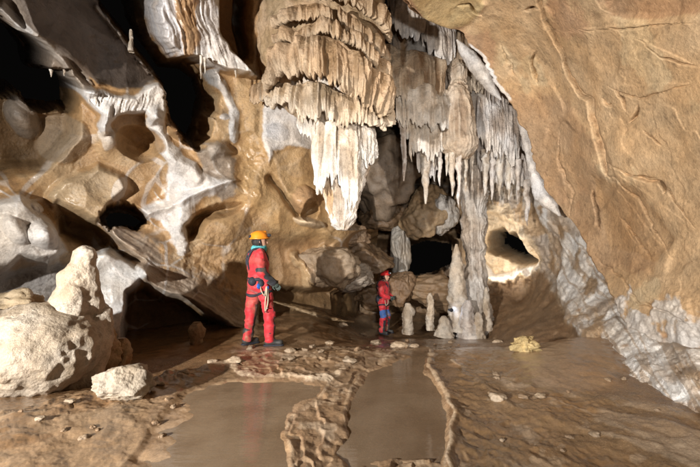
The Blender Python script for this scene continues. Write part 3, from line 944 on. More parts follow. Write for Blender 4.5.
def water(poly, grow, level, mat):
    c = np.mean(poly, 0)
    pts = []
    for p in poly:
        dd = np.array(p) - c
        pts.append(c + dd * (1 + grow / np.hypot(*dd)))
    xy = [G(*p) for p in pts]
    me = bpy.data.meshes.new("pool_water")
    me.from_pydata([(x, y, level) for x, y in xy], [], [tuple(range(len(xy)))])
    me.update()
    if me.polygons[0].normal.z < 0:
        me.flip_normals()
    return add("pool_water", me, mat, kind="structure")


water(POOL1, 14.0, -0.0085, water_mat("muddy_pool_water", (0.95, 0.91, 0.84), 0.03, 0.9))
water(POOL2, 7.0, -0.0125, water_mat("brown_pool_water", (0.9, 0.82, 0.72), 0.05, 0.3))
#@@THINGS
# ================================================================== things
def empty(name, loc, label, cat, group=None, rz=0.0):
    o = bpy.data.objects.new(name, None)
    COL.objects.link(o)
    o.location = loc
    o.rotation_euler = (0, 0, rz)
    o.empty_display_size = 0.2
    o["label"] = label; o["category"] = cat
    if group: o["group"] = group
    return o


def resample(pts, n):
    pts = np.asarray(pts, float)
    t = np.concatenate([[0], np.cumsum(np.linalg.norm(np.diff(pts[:, :3], axis=0), axis=1))])
    # smooth through the points
    m = np.gradient(pts, t, axis=0) if len(pts) > 2 else np.repeat((pts[1:] - pts[:1]) / t[-1], 2, 0)
    s = np.linspace(0, t[-1], n)
    i = np.clip(np.searchsorted(t, s, 'right') - 1, 0, len(t) - 2)
    h = (t[i + 1] - t[i])[:, None]; x = ((s - t[i]) / h[:, 0])[:, None]
    h00 = 2 * x**3 - 3 * x**2 + 1; h10 = x**3 - 2 * x**2 + x; h01 = -2 * x**3 + 3 * x**2; h11 = x**3 - x**2
    return h00 * pts[i] + h10 * h * m[i] + h01 * pts[i + 1] + h11 * h * m[i + 1], s


def p3(x, y=None, z=None):
    y = 0 * x if y is None else y
    z = 0 * x if z is None else z
    return np.stack(np.broadcast_arrays(x, y, z), -1)


def drapery(name, top, drops, bulge, parent, seed, cols, k=9.0, amp=0.05, tip=0.35, step=0.011, thick=0.10, wet=0.3, mat=None, shoulder=0.28):
    """a hanging fold of flowstone: rounded shoulder, fluted front, ragged tips. top: (u, v, Y)"""
    w = P([q[0] for q in top], [q[1] for q in top], [q[2] for q in top])
    L = np.array(drops, float) * np.array([q[2] for q in top]) / FPX
    n = max(24, int(np.linalg.norm(np.diff(w, axis=0), axis=1).sum() / step))
    path, s = resample(np.concatenate([w, L[:, None]], 1), n)
    L = path[:, 3]; path = path[:, :3]
    tan = np.gradient(path, axis=0); tan[:, 2] = 0
    tan /= np.linalg.norm(tan, axis=1, keepdims=True) + 1e-9
    out = np.stack([tan[:, 1], -tan[:, 0], 0 * s], 1)
    flip = (out[:, 1] > 0)
    if flip.mean() > 0.5: out = -out
    nt = max(16, int(L.max() / step))
    t = np.linspace(0, 1, nt)
    Sg, T = np.meshgrid(s, t)
    Lr = L[None, :]
    fl1 = 1 - np.abs(vnoise(p3(Sg * k, T * Lr * k * 0.10, 0 * T + seed), seed)) * 2
    fl2 = 1 - np.abs(vnoise(p3(Sg * k * 2.7, T * Lr * k * 0.22, 0 * T + seed), seed + 1)) * 2
    tips = vnoise(p3(s * k * 1.4, 0 * s, 0 * s + seed), seed + 5) * 0.6 + vnoise(p3(s * k * 4, 0 * s, 0 * s + seed), seed + 6) * 0.4
    tips = tips * 0.7 + 0.6 * (np.abs(vnoise(p3(s * k * 2.3, 0 * s, 0 * s + seed), seed + 8)) - 0.4)
    Ls = L * (1 - tip * (0.5 - 0.5 * tips))
    prof = np.sqrt(np.clip(1 - (1 - np.minimum(T / shoulder, 1)) ** 2, 0, 1)) * (1 - 0.30 * T ** 3)
    o = bulge * prof + amp * (0.65 * fl1 + 0.35 * fl2) * (0.35 + 0.65 * T) * np.minimum(T / 0.15, 1)
    fold = 0.55 * bulge * vnoise(p3(Sg * k * 0.33, T * Lr * 0.6, 0 * T + seed), seed + 21) + 0.35 * bulge * vnoise(p3(Sg * k * 0.8, T * Lr * 1.1, 0 * T + seed), seed + 22)
    o = o + fold * np.minimum(T / 0.1, 1)
    path[:, 2] += 0.07 * vnoise(p3(s * 2.2, 0 * s, 0 * s + seed), seed + 23) + 0.03 * vnoise(p3(s * 7.0, 0 * s, 0 * s + seed), seed + 24)
    zz = -T * Ls[None, :] * (1 + 0.0 * T)
    front = path[None] + out[None] * o[..., None]
    front[..., 2] += zz
    front += (0.022 * fbm(front, 8, 4, seed + 9) + 0.010 * ridged(front, 16, 2, seed + 10))[..., None] * out[None]
    bk = np.linspace(1, 0, 7)
    back = path[None] - out[None] * (thick * (1 - bk[:, None] ** 3) + 0 * s)[..., None] + out[None] * (front[-1] - path)[None, :, :2].sum(-1)[..., None] * 0
    back = np.repeat(front[-1:][..., :], 7, 0) * 0 + path[None] + out[None] * (mix(-thick, o[-1] * 0.6, bk[:, None] ** 2))[..., None]
    back[..., 2] += -bk[:, None] * Ls[None] * 0.985
    V_ = np.concatenate([front, back], 0)
    c = mix(cols[0], cols[1], ss(-0.2, 0.9, fl1)[..., None])
    tw = ss(0.55, 1.0, T + 0.25 * fbm(front, 3, 3, seed + 11))
    c = mix(c, cols[2], tw[..., None])
    c = c * (1 + 0.22 * fbm(front, 2.5, 3, seed + 12)[..., None])
    cb = np.repeat(c[-1:], 7, 0)
    C_ = np.concatenate([c, cb], 0)
    nr = V_.shape[0]
    q = grid_quads(nr, n)
    # close the two ends
    ends = []
    for j in (0, n - 1):
        ring = [i * n + j for i in range(nr)]
        half = nr // 2
        for i in range(half - 1):
            ends.append((ring[i], ring[i + 1], ring[nr - 2 - i], ring[nr - 1 - i]) if j == 0 else (ring[i + 1], ring[i], ring[nr - 1 - i], ring[nr - 2 - i]))
    q = np.concatenate([q, np.array(ends)])
    base = np.array(parent.location) if parent is not None else 0
    me = mesh_np(name, V_ - base, q, C_, np.full(V_.shape[:2], wet))
    return add(name, me, mat or M_FLOW, parent)


def loft(name, secs, parent, seed, cols, flute=0.05, k=6.0, stretch=0.12, lump=0.05, rows=None, cols_n=220, wet=0.3, depth=1.0, mat=None, twist=0.0, colfn=None):
    """body through outlines (v, left u, right u, Y of its axis); closed at both ends"""
    A = np.array(secs, float)
    uc = (A[:, 1] + A[:, 2]) / 2
    w = P(uc, A[:, 0], A[:, 3])
    r = (A[:, 2] - A[:, 1]) / 2 * A[:, 3] / FPX
    hgt = np.linalg.norm(np.diff(w, axis=0), axis=1).sum()
    n = rows or max(40, int(hgt / 0.014))
    path, _ = resample(np.concatenate([w, r[:, None]], 1), n)
    R = np.maximum(path[:, 3], 0.004); C0 = path[:, :3]
    th = np.linspace(0, 2 * math.pi, cols_n, endpoint=False)
    x = C0[:, 0, None] + R[:, None] * np.cos(th)
    y = C0[:, 1, None] + R[:, None] * np.sin(th) * depth
    zz = C0[:, 2, None] + 0 * th
    V_ = np.stack([x, y, zz], -1)
    nrm = np.stack([np.cos(th) + 0 * x, np.sin(th) + 0 * x, 0 * x], -1)
    qd = V_ * np.array((1, 1, stretch))
    f1 = ridged(qd, k, 2, seed); f2 = ridged(qd, k * 2.9, 2, seed + 3)
    sc = np.minimum(1, R / 0.12)[:, None]
    d = sc * (flute * (0.6 * f1 + 0.4 * f2) + lump * fbm(V_, 2.6, 4, seed + 7) + 0.012 * fbm(V_, 14, 3, seed + 8))
    V_ = V_ + nrm * d[..., None]
    V_[..., 2] += 0.4 * lump * fbm(V_, 3.1, 3, seed + 13) * sc
    c = mix(cols[0], cols[1], ss(-0.1, 0.8, f1)[..., None])
    c = mix(c, cols[2], ss(0.0, 0.5, fbm(V_, 1.8, 4, seed + 9))[..., None])
    if colfn is not None: c = colfn(V_, c)
    c = c * (1 + 0.2 * fbm(V_, 3, 3, seed + 10)[..., None])
    verts = np.concatenate([V_.reshape(-1, 3), V_[0].mean(0)[None], V_[-1].mean(0)[None]])
    cc = np.concatenate([c.reshape(-1, 3), c[0].mean(0)[None], c[-1].mean(0)[None]])
    q = grid_quads(n, cols_n, True)
    a = np.arange(cols_n); a2 = (a + 1) % cols_n
    t1 = np.stack([a2, a, 0 * a + n * cols_n], 1)
    t2 = np.stack([(n - 1) * cols_n + a, (n - 1) * cols_n + a2, 0 * a + n * cols_n + 1], 1)
    base = np.array(parent.location) if parent is not None else 0
    # rings run top to bottom: keep faces outward
    me = mesh_np(name, verts - base, q[:, ::-1] if V_[0, 0, 2] < V_[-1, 0, 2] else q, cc, np.full(len(verts), wet), np.concatenate([t1, t2]))
    return add(name, me, mat or M_FLOW, parent)


def tag(o, label, cat, group=None):
    o["label"] = label; o["category"] = cat
    if group: o["group"] = group
    return o


def rebase(o, p):
    """move a top-level mesh's origin to p"""
    n = len(o.data.vertices); co = np.empty(n * 3, np.float32)
    o.data.vertices.foreach_get("co", co)
    o.data.vertices.foreach_set("co", (co.reshape(-1, 3) - np.array(p, np.float32)).ravel())
    o.location = p
    return o


CRM = (np.array((0.26, 0.17, 0.095)), np.array((0.48, 0.34, 0.22)), np.array((0.51, 0.38, 0.255)))
PALE = (np.array((0.44, 0.36, 0.28)), np.array((0.70, 0.62, 0.53)), np.array((0.72, 0.68, 0.63)))
MIDP = (np.array((0.27, 0.19, 0.115)), np.array((0.54, 0.42, 0.30)), np.array((0.60, 0.50, 0.39)))
LILAC = (np.array((0.38, 0.31, 0.26)), np.array((0.72, 0.67, 0.64)), np.array((0.74, 0.70, 0.67)))
BROWNISH = (np.array((0.22, 0.14, 0.08)), np.array((0.46, 0.36, 0.26)), np.array((0.55, 0.46, 0.36)))

# ------------------------------------------------------------------ the great hanging flowstone
root = empty("hanging_flowstone", tuple(P(318, -40, 6.4)), "huge tiered cream flowstone chandelier hanging from the roof with a long white tail", "flowstone")
loft("flowstone_body", [(-130, 236, 420, 6.9), (-60, 246, 400, 6.8), (0, 252, 388, 6.75), (40, 256, 386, 6.75), (75, 262, 384, 6.8), (96, 272, 380, 6.85), (112, 292, 372, 6.9), (122, 310, 362, 6.95)],
     root, 201, (TAN * 0.85, np.array((0.52, 0.38, 0.25)), TAN), 0.05, 3.2, 0.25, 0.09, cols_n=260, depth=0.75)
for i, (tp, dr, bu, cl, k, am) in enumerate([
        ([(286, -16, 5.8), (298, -24, 5.65), (314, -22, 5.6), (332, -18, 5.7)], [20, 28, 32, 28], 0.12, CRM, 10, 0.05),
        ([(330, -18, 5.65), (352, -12, 5.65), (372, 6, 5.8), (386, 26, 6.2)], [26, 30, 30, 26], 0.14, CRM, 10, 0.05),
        ([(280, 18, 5.85), (290, 8, 5.65), (312, 5, 5.55), (332, 14, 5.6)], [16, 22, 23, 16], 0.13, CRM, 11, 0.05),
        ([(338, 6, 5.6), (356, 14, 5.6), (372, 30, 5.7), (384, 48, 6.0)], [22, 26, 26, 20], 0.14, CRM, 11, 0.05),
        ([(280, 38, 5.8), (296, 26, 5.6), (318, 22, 5.5), (338, 28, 5.5), (352, 38, 5.55)], [14, 22, 24, 22, 14], 0.15, CRM, 11, 0.05),
        ([(350, 32, 5.55), (362, 38, 5.55), (374, 50, 5.6), (384, 66, 5.9)], [18, 24, 26, 20], 0.13, CRM, 11, 0.05),
        ([(268, 74, 5.95), (282, 56, 5.7), (298, 44, 5.5), (320, 39, 5.4), (346, 48, 5.4), (366, 66, 5.5), (386, 88, 5.9)], [30, 42, 50, 60, 66, 60, 36], 0.20, CRM, 9, 0.075),
        ([(264, 84, 6.25), (276, 84, 6.0), (290, 84, 5.85), (302, 86, 5.85)], [24, 34, 30, 40], 0.10, MIDP, 9, 0.06),
        ([(294, 88, 5.85), (312, 86, 5.72), (330, 88, 5.7), (348, 94, 5.72)], [34, 52, 44, 40], 0.12, MIDP, 9, 0.07),
        ([(336, 92, 5.72), (354, 94, 5.7), (372, 100, 5.85), (388, 106, 6.2)], [36, 44, 38, 24], 0.10, MIDP, 9, 0.06),
        ([(252, 84, 6.4), (258, 84, 6.25), (268, 82, 6.05), (280, 80, 6.0)], [20, 28, 26, 20], 0.06, CRM, 10, 0.03)]):
    drapery("drapery", tp, dr, bu, root, 210 + 7 * i, cl, k=k * 1.25, amp=am * 1.6, step=0.0095, shoulder=0.5, tip=0.42)


def tailcol(V_, c):
    a = fbm(V_ * np.array((1, 1, 0.25)), 5.0, 3, 77)
    return mix(c, np.array((0.52, 0.33, 0.17)), (ss(0.15, 0.5, a) * 0.8)[..., None])


tail = loft("flowstone_tail", [(84, 286, 384, 6.55), (104, 296, 378, 6.5), (124, 308, 374, 6.45), (142, 316, 371, 6.4), (160, 321, 369, 6.35), (178, 324, 364, 6.3), (196, 327, 359, 6.3), (212, 329, 355, 6.3), (222, 333, 351, 6.3), (230, 338, 346, 6.3)],
            root, 301, (np.array((0.42, 0.33, 0.25)), np.array((0.74, 0.68, 0.62)), np.array((0.72, 0.66, 0.59))), 0.085, 6.5, 0.11, 0.05, cols_n=240, depth=0.7, colfn=tailcol)
for i, (tp, dr) in enumerate([([(316, 112, 6.15), (326, 112, 5.95), (338, 112, 5.9)], [70, 124, 80]), ([(336, 116, 5.9), (350, 116, 5.9), (362, 118, 6.1)], [90, 124, 70]), ([(354, 120, 5.95), (364, 122, 6.1), (372, 124, 6.3)], [50, 66, 40]), ([(298, 108, 6.3), (308, 106, 6.2), (318, 108, 6.15)], [24, 46, 60])]):
    drapery("tail_fold", tp, dr, 0.08, tail, 330 + 11 * i, PALE, k=8, amp=0.07, tip=0.5) if False else drapery("tail_fold", tp, dr, 0.08, root, 330 + 11 * i, PALE, k=8, amp=0.07, tip=0.5)

# ------------------------------------------------------------------ curtains to its right
root = empty("flowstone_curtain", tuple(P(430, -20, 8.2)), "grey and white fluted flowstone curtain with dripping fringe, beside the leaning slab", "flowstone")
loft("curtain_body", [(-80, 380, 520, 8.8), (-20, 384, 500, 8.8), (30, 388, 500, 8.8), (70, 390, 505, 8.9), (100, 392, 508, 9.0), (126, 398, 506, 9.1), (138, 410, 496, 9.1)], root, 401,
     (BROWN * 1.4, np.array((0.44, 0.37, 0.31)), GREY * 1.2), 0.09, 3.0, 0.12, 0.10, cols_n=260, depth=0.35)
for i, (tp, dr, bu, cl, k, am) in enumerate([
        ([(388, -30, 7.9), (404, -22, 7.8), (422, -10, 8.0)], [60, 92, 60], 0.15, LILAC, 5, 0.08),
        ([(412, -20, 8.0), (432, -4, 8.0), (452, 14, 8.2)], [70, 88, 60], 0.12, LILAC, 6, 0.08),
        ([(444, 10, 8.2), (462, 28, 8.3), (478, 46, 8.5)], [60, 74, 60], 0.12, BROWNISH, 7, 0.07),
        ([(472, 40, 8.6), (488, 58, 8.6), (506, 78, 8.8)], [70, 92, 70], 0.10, LILAC, 8, 0.07),
        ([(386, 44, 8.0), (400, 48, 7.8), (420, 52, 7.8), (440, 58, 8.0)], [50, 70, 78, 60], 0.16, BROWNISH, 8, 0.07),
        ([(396, 84, 7.9), (414, 84, 7.8), (436, 88, 7.9), (456, 96, 8.1)], [50, 62, 60, 44], 0.14, PALE, 9, 0.06),
        ([(474, 96, 8.6), (490, 100, 8.6), (508, 106, 8.7), (520, 112, 8.8)], [60, 80, 74, 50], 0.12, LILAC, 9, 0.06),
        ([(404, 118, 8.2), (424, 120, 8.1), (446, 120, 8.2), (464, 122, 8.4)], [30, 52, 46, 40], 0.10, PALE, 10, 0.06),
        ([(476, 128, 9.0), (496, 134, 8.9), (520, 150, 8.9), (534, 170, 8.9)], [50, 62, 46, 36], 0.08, LILAC, 9, 0.06),
        ([(418, 138, 8.6), (426, 137, 8.5), (436, 139, 8.6)], [38, 56, 44], 0.08, LILAC, 9, 0.05)]):
    drapery("drapery", tp, dr, bu, root, 410 + 7 * i, cl, k=k, amp=am * 1.2, tip=0.42, step=0.013)
loft("flowstone_cone", [(62, 452, 462, 8.2), (72, 448, 466, 8.15), (84, 450, 466, 8.15), (92, 446, 468, 8.1), (110, 444, 472, 8.1), (134, 443, 474, 8.1), (152, 446, 474, 8.1), (160, 456, 466, 8.1)], root, 480,
     (np.array((0.36, 0.26, 0.18)), np.array((0.58, 0.47, 0.36)), np.array((0.60, 0.50, 0.40))), 0.07, 9, 0.10, 0.03, cols_n=120)

# ------------------------------------------------------------------ lathe shapes: stalactites, stalagmites
def spindle(name, pts, parent, seed, cols, mat=None, cols_n=40, rows=None, lump=0.3, flute=0.15, wet=0.2):
    """pts: (x, y, z, radius) along the axis, world metres; lump and flute are shares of the radius"""
    A = np.array(pts, float)
    hgt = np.linalg.norm(np.diff(A[:, :3], axis=0), axis=1).sum()
    n = rows or int(np.clip(hgt / 0.018, 14, 110))
    path, _ = resample(A, n)
    R = np.maximum(path[:, 3], 0.003)
    th = np.linspace(0, 2 * math.pi, cols_n, endpoint=False)
    V_ = path[:, None, :3] + np.stack([R[:, None] * np.cos(th), R[:, None] * np.sin(th), 0 * R[:, None] + 0 * th], -1)
    rm = max(R.max(), 0.03)
    f = ridged(V_ * np.array((1, 1, 0.15)), 0.9 / rm, 2, seed)
    l = fbm(V_, 0.75 / rm, 4, seed + 3)
    nrm = np.stack([np.cos(th) + 0 * R[:, None], np.sin(th) + 0 * R[:, None], 0 * R[:, None] + 0 * th], -1)
    l2 = fbm(V_, 2.6 / rm, 3, seed + 4)
    V_ = V_ + nrm * (R[:, None] * (flute * f + 1.3 * lump * l + 0.6 * lump * l2))[..., None]
    c = mix(cols[0], cols[1], ss(-0.3, 0.8, f)[..., None])
    c = mix(c, cols[2], ss(-0.1, 0.5, l)[..., None]) * (1 + 0.2 * fbm(V_, 4, 3, seed + 5)[..., None])
    verts = np.concatenate([V_.reshape(-1, 3), path[0, None, :3], path[-1, None, :3]])
    cc = np.concatenate([c.reshape(-1, 3), c[0].mean(0)[None], c[-1].mean(0)[None]])
    q = grid_quads(n, cols_n, True)
    a = np.arange(cols_n); a2 = (a + 1) % cols_n
    down = A[0, 2] > A[-1, 2]
    t1 = np.stack([a2, a, 0 * a + n * cols_n], 1); t2 = np.stack([(n - 1) * cols_n + a, (n - 1) * cols_n + a2, 0 * a + n * cols_n + 1], 1)
    tr = np.concatenate([t1, t2])
    if not down: q = q[:, ::-1]; tr = tr[:, ::-1]
    base = np.array(parent.location) if parent is not None else A[0, :3]
    me = mesh_np(name, verts - base, q, cc, np.full(len(verts), wet), tr)
    o = add(name, me, mat or M_FLOW, parent)
    if parent is None: o.location = A[0, :3]
    return o


STAL = (np.array((0.36, 0.28, 0.20)), np.array((0.60, 0.51, 0.41)), np.array((0.62, 0.55, 0.47)))
rng = np.random.default_rng(5)
STG = "stalactites hanging along the flowstone curtain"
for i, (uu, v0, v1, wpx, Y, lab) in enumerate([
        (404, 120, 181, 6.5, 8.0, "slim cream stalactite at the curtain's left end, longest of a close pair"),
        (411, 118, 162, 6, 8.0, "shorter cream stalactite of the close pair at the curtain's left end"),
        (426, 140, 204, 10, 8.4, "broad white stalactite with a thin drip tip under the curtain"),
        (440, 126, 186, 6, 8.2, None), (447, 130, 176, 5, 8.1, None), (452, 128, 196, 8, 8.0, None), (459, 146, 208, 6, 8.0, None),
        (466, 140, 192, 5, 8.1, None), (485, 150, 196, 7, 8.7, None), (492, 150, 200, 6, 8.8, None), (500, 150, 196, 7, 8.7, None), (509, 156, 200, 6, 8.8, None), (518, 160, 204, 5, 8.7, None), (434, 134, 168, 4, 8.3, None), (472, 150, 190, 4, 8.4, None), (527, 180, 226, 6, 8.6, None), (419, 128, 152, 4, 8.1, None)]):
    nn = 7
    tt = np.linspace(0, 1, nn)
    pt = P(uu + rng.normal(0, 0.5, nn), v0 + (v1 - v0) * tt, Y + 0 * tt)
    r = wpx / 2 * Y / FPX * np.interp(tt, [0, 0.15, 0.5, 0.8, 0.95, 1], [1.25, 1.0, 0.72, 0.5, 0.32, 0.12])
    o = spindle("stalactite", np.concatenate([pt, r[:, None]], 1), None, 500 + i, PALE if i % 3 else LILAC, cols_n=22, lump=0.35, flute=0.2)
    tag(o, lab or ("thin pale stalactite hanging above the lit alcove" if uu > 480 else "thin pale stalactite under the brown flowstone cone" if 438 < uu < 475 else "short pale stalactite left of the broad white one"), "stalactite", STG)
for i, (uu, v0, v1, wpx, Y) in enumerate([(201, 56, 79, 3.0, 5.3), (205, 58, 74, 2.4, 5.3), (51, 70, 77, 2.5, 4.5), (64, 70, 76, 2.2, 4.6), (89, 94, 104, 2.5, 5.0), (96, 96, 106, 2.3, 5.0), (236, 66, 78, 2.5, 5.9)]):
    tt = np.linspace(0, 1, 5)
    pt = P(uu + rng.normal(0, 0.3, 5), v0 + (v1 - v0) * tt, Y + 0 * tt)
    r = wpx / 2 * Y / FPX * np.interp(tt, [0, 0.5, 1], [1.2, 0.75, 0.2])
    o = spindle("stalactite", np.concatenate([pt, r[:, None]], 1), None, 560 + i, PALE, cols_n=16, rows=16)
    tag(o, "tiny white stalactite under the lilac striped roof ledge" if uu > 190 else "tiny white stalactite below the ribbed white cap" if uu > 80 else "tiny white stalactite on the black hollow's rim", "stalactite", "tiny stalactites on the roof hollows")

# smooth white calcite streaks along the leaning slab's edge
for uvY, rr, sd_, lab in (([(457, 40, 7.3), (468, 54, 7.35), (480, 72, 7.4), (491, 88, 7.45), (501, 100, 7.5)], [0.8, 6.5, 7.5, 5.5, 0.8], 590, "smooth bright white calcite streak hugging the upper edge of the leaning slab"),
                          ([(517, 104, 7.6), (523, 122, 7.6), (528, 142, 7.6), (532, 162, 7.55), (538, 182, 7.5), (548, 202, 7.4), (560, 216, 7.2)], [0.8, 4.5, 5, 5, 6.5, 7.5, 1.5], 594, "long white calcite ribbon running down the middle edge of the leaning slab")):
    A_ = np.array(uvY); pw_ = P(A_[:, 0], A_[:, 1], A_[:, 2])
    o = spindle("calcite_streak", np.concatenate([pw_, (np.array(rr) * 7.4 / FPX)[:, None]], 1), None, sd_, (WHITE * 0.85, WHITE, WHITE * 1.02), cols_n=36, lump=0.25, flute=0.1)
    tag(o, lab, "flowstone")

# ------------------------------------------------------------------ the pillar and the stalagmites round it
o = loft("pillar", [(96, 456, 498, 9.5), (130, 460, 494, 9.5), (165, 464, 490, 9.5), (190, 463, 486, 9.5), (215, 466, 485, 9.5), (240, 464, 484, 9.5), (262, 466, 482, 9.5), (285, 462, 485, 9.5), (305, 460, 488, 9.5), (325, 452, 492, 9.5), (342, 446, 498, 9.5)], None, 601,
         (np.array((0.32, 0.26, 0.21)), np.array((0.60, 0.55, 0.50)), np.array((0.55, 0.48, 0.42))), 0.09, 6, 0.10, 0.16, cols_n=130)
tag(rebase(o, tuple(P(472, 338, 9.5))), "tall grey fluted pillar joining floor and roof beside the lit window", "pillar")


def stalagmite(uu, vt, vb, Y, prof, seed, label, cols=STAL, lump=0.42, flute=0.1, lean=0.0, group=None, wet=0.15, name="stalagmite"):
    n = len(prof)
    tt = np.linspace(0, 1, n)
    pt = P(uu + lean * tt, vb + (vt - vb) * tt, Y + 0 * tt)
    r = np.array(prof) * Y / FPX
    o = spindle(name, np.concatenate([pt, r[:, None]], 1), None, seed, cols, cols_n=44, lump=lump, flute=flute, wet=wet)
    return tag(o, label, "stalagmite", group)


stalagmite(458, 244, 330, 9.0, [11, 8.5, 7.5, 8, 7, 6, 6.2, 5, 3.6, 1.2], 620, "tall bumpy cream stalagmite standing against the grey pillar", lean=-1.5)
stalagmite(486, 287, 330, 8.9, [6, 4.5, 3.6, 3, 2.4, 0.8], 621, "thin candle stalagmite right of the pillar's foot")
stalagmite(430, 293, 330, 9.2, [4.2, 3.6, 3.8, 3.4, 3.2, 1.2], 622, "smooth pale candle stalagmite between the small caver and the pillar")
stalagmite(408, 303, 334, 9.2, [5.5, 5.8, 5.2, 5.6, 5.0, 2], 623, "stubby cream stalagmite beside the small caver", lump=0.35)
stalagmite(444, 316, 336, 8.8, [9, 7, 6, 4.5, 2], 624, "low knobbly stalagmite cluster at the foot of the tall bumpy one")
stalagmite(468, 300, 338, 8.7, [10, 8, 7.5, 6, 5.5, 3], 625, "short thick white stalagmite in front of the pillar's foot", cols=LILAC)
stalagmite(478, 312, 340, 8.6, [8, 6, 5, 4, 1.5], 626, "small squat stalagmite low before the pillar")
stalagmite(131, 30, 52, 5.35, [2.4, 2.0, 1.7, 1.9, 1.0], 619, "tiny pale stalagmite standing on the dark roof slab's upper edge")
stalagmite(197, 322, 352, 5.9, [8, 6.5, 5.6, 6.2, 6.4, 3], 627, "lone brown stump stalagmite under the sloping wall ramp", cols=(TAN * 0.7, TAN * 0.85, TAN * 0.8))
stalagmite(106, 326, 394, 4.25, [9, 10, 9, 11, 9.5, 10.5, 8, 4], 628, "brown knobby stalagmite in the shade behind the big pale mound", cols=(BROWN * 1.6, TAN * 0.8, TAN * 0.75), lump=0.5)
stalagmite(122, 338, 392, 4.4, [8, 9, 7, 8, 6.5, 3], 629, "shorter brown knobby stalagmite behind the grey boulder", cols=(BROWN * 1.6, TAN * 0.8, TAN * 0.75), lump=0.5)

# ------------------------------------------------------------------ the pale mound with its spire, left foreground
def sd_ell(X, c, r):
    q = (X - np.array(c)) / np.array(r)
    k = np.linalg.norm(q, axis=-1)
    return (k - 1) * min(r)


def sd_cap(X, a, b_, ra, rb):
    a = np.array(a, float); b_ = np.array(b_, float)
    d = b_ - a
    t = np.clip(((X - a) @ d) / (d @ d), 0, 1)
    return np.linalg.norm(X - a - t[..., None] * d, axis=-1) - (ra + (rb - ra) * t)


def smin(a, b_, k):
    h = np.clip(0.5 + 0.5 * (b_ - a) / k, 0, 1)
    return b_ * (1 - h) + a * h - k * h * (1 - h)


def mound_f(X):
    d = sd_ell(X, (-3.30, 3.75, 0.36), (0.60, 0.56, 0.45))
    d = smin(d, sd_ell(X, (-3.32, 4.0, 0.05), (0.40, 0.40, 0.60)), 0.06)
    d = smin(d, sd_ell(X, (-3.78, 3.70, 0.10), (0.36, 0.42, 0.62)), 0.12)
    d = smin(d, sd_cap(X, (-2.94, 4.08, 0.66), (-2.84, 4.0, -0.2), 0.15, 0.10), 0.10)
    return d - 0.06 * fbm(X, 2.2, 3, 5) - 0.030 * ridged(X * np.array((1, 1, 0.45)), 4, 3, 8) - 0.014 * fbm(X, 14, 3, 9) - 0.016 * ridged(X, 11, 2, 10)


def spire_f(X):
    d = sd_cap(X, (-3.14, 3.93, 0.52), (-3.05, 3.97, 1.12), 0.30, 0.145)
    d = smin(d, sd_cap(X, (-2.96, 4.05, 0.6), (-2.97, 4.0, 1.1), 0.17, 0.10), 0.05)
    d = smin(d, sd_cap(X, (-3.03, 3.97, 1.08), (-3.01, 3.97, 1.36), 0.13, 0.10), 0.05)
    d = smin(d, sd_ell(X, (-3.0, 3.86, 0.92), (0.12, 0.12, 0.13)), 0.04)
    d = smin(d, sd_ell(X, (-2.94, 3.92, 1.35), (0.085, 0.085, 0.07)), 0.04)
    d = smin(d, sd_ell(X, (-3.10, 3.88, 1.10), (0.11, 0.1, 0.13)), 0.05)
    d = smin(d, sd_ell(X, (-3.0, 3.82, 0.74), (0.15, 0.14, 0.12)), 0.05)
    return d - 0.028 * fbm(X, 6, 3, 15) - 0.010 * ridged(X, 14, 2, 18)


def sdf_part(name, f, lo, hi, h, parent, cols, seed, mat, wet=0.15, colfn=None):
    Vx, Q = surface_nets(f, lo, hi, h)
    n = fbm(Vx, 3.5, 4, seed)
    c = mix(cols[0], cols[1], ss(-0.4, 0.3, n)[..., None]) * (1 + 0.2 * fbm(Vx, 9, 3, seed + 2)[..., None])
    if colfn is not None: c = colfn(Vx, c)
    me = mesh_np(name, Vx - np.array(parent.location), Q, c, np.full(len(Vx), wet))
    return add(name, me, mat, parent)


M_KNOB = rock_material("granular_calcite", 0.9, 40, rough=0.55, pits=0.6, speck=0.7)
root = empty("stalagmite_boss", (-3.2, 3.8, -0.05), "big pale rounded stalagmite mound topped by a lumpy white spire", "stalagmite")
sdf_part("mound", mound_f, (-4.5, 2.9, -0.35), (-2.4, 4.7, 1.15), 0.021, root, (np.array((0.36, 0.29, 0.215)), np.array((0.52, 0.445, 0.36))), 40, M_KNOB)
sdf_part("spire", spire_f, (-3.45, 3.5, 0.35), (-2.65, 4.35, 1.6), 0.015, root, (np.array((0.40, 0.33, 0.25)), np.array((0.56, 0.485, 0.40))), 44, M_KNOB)


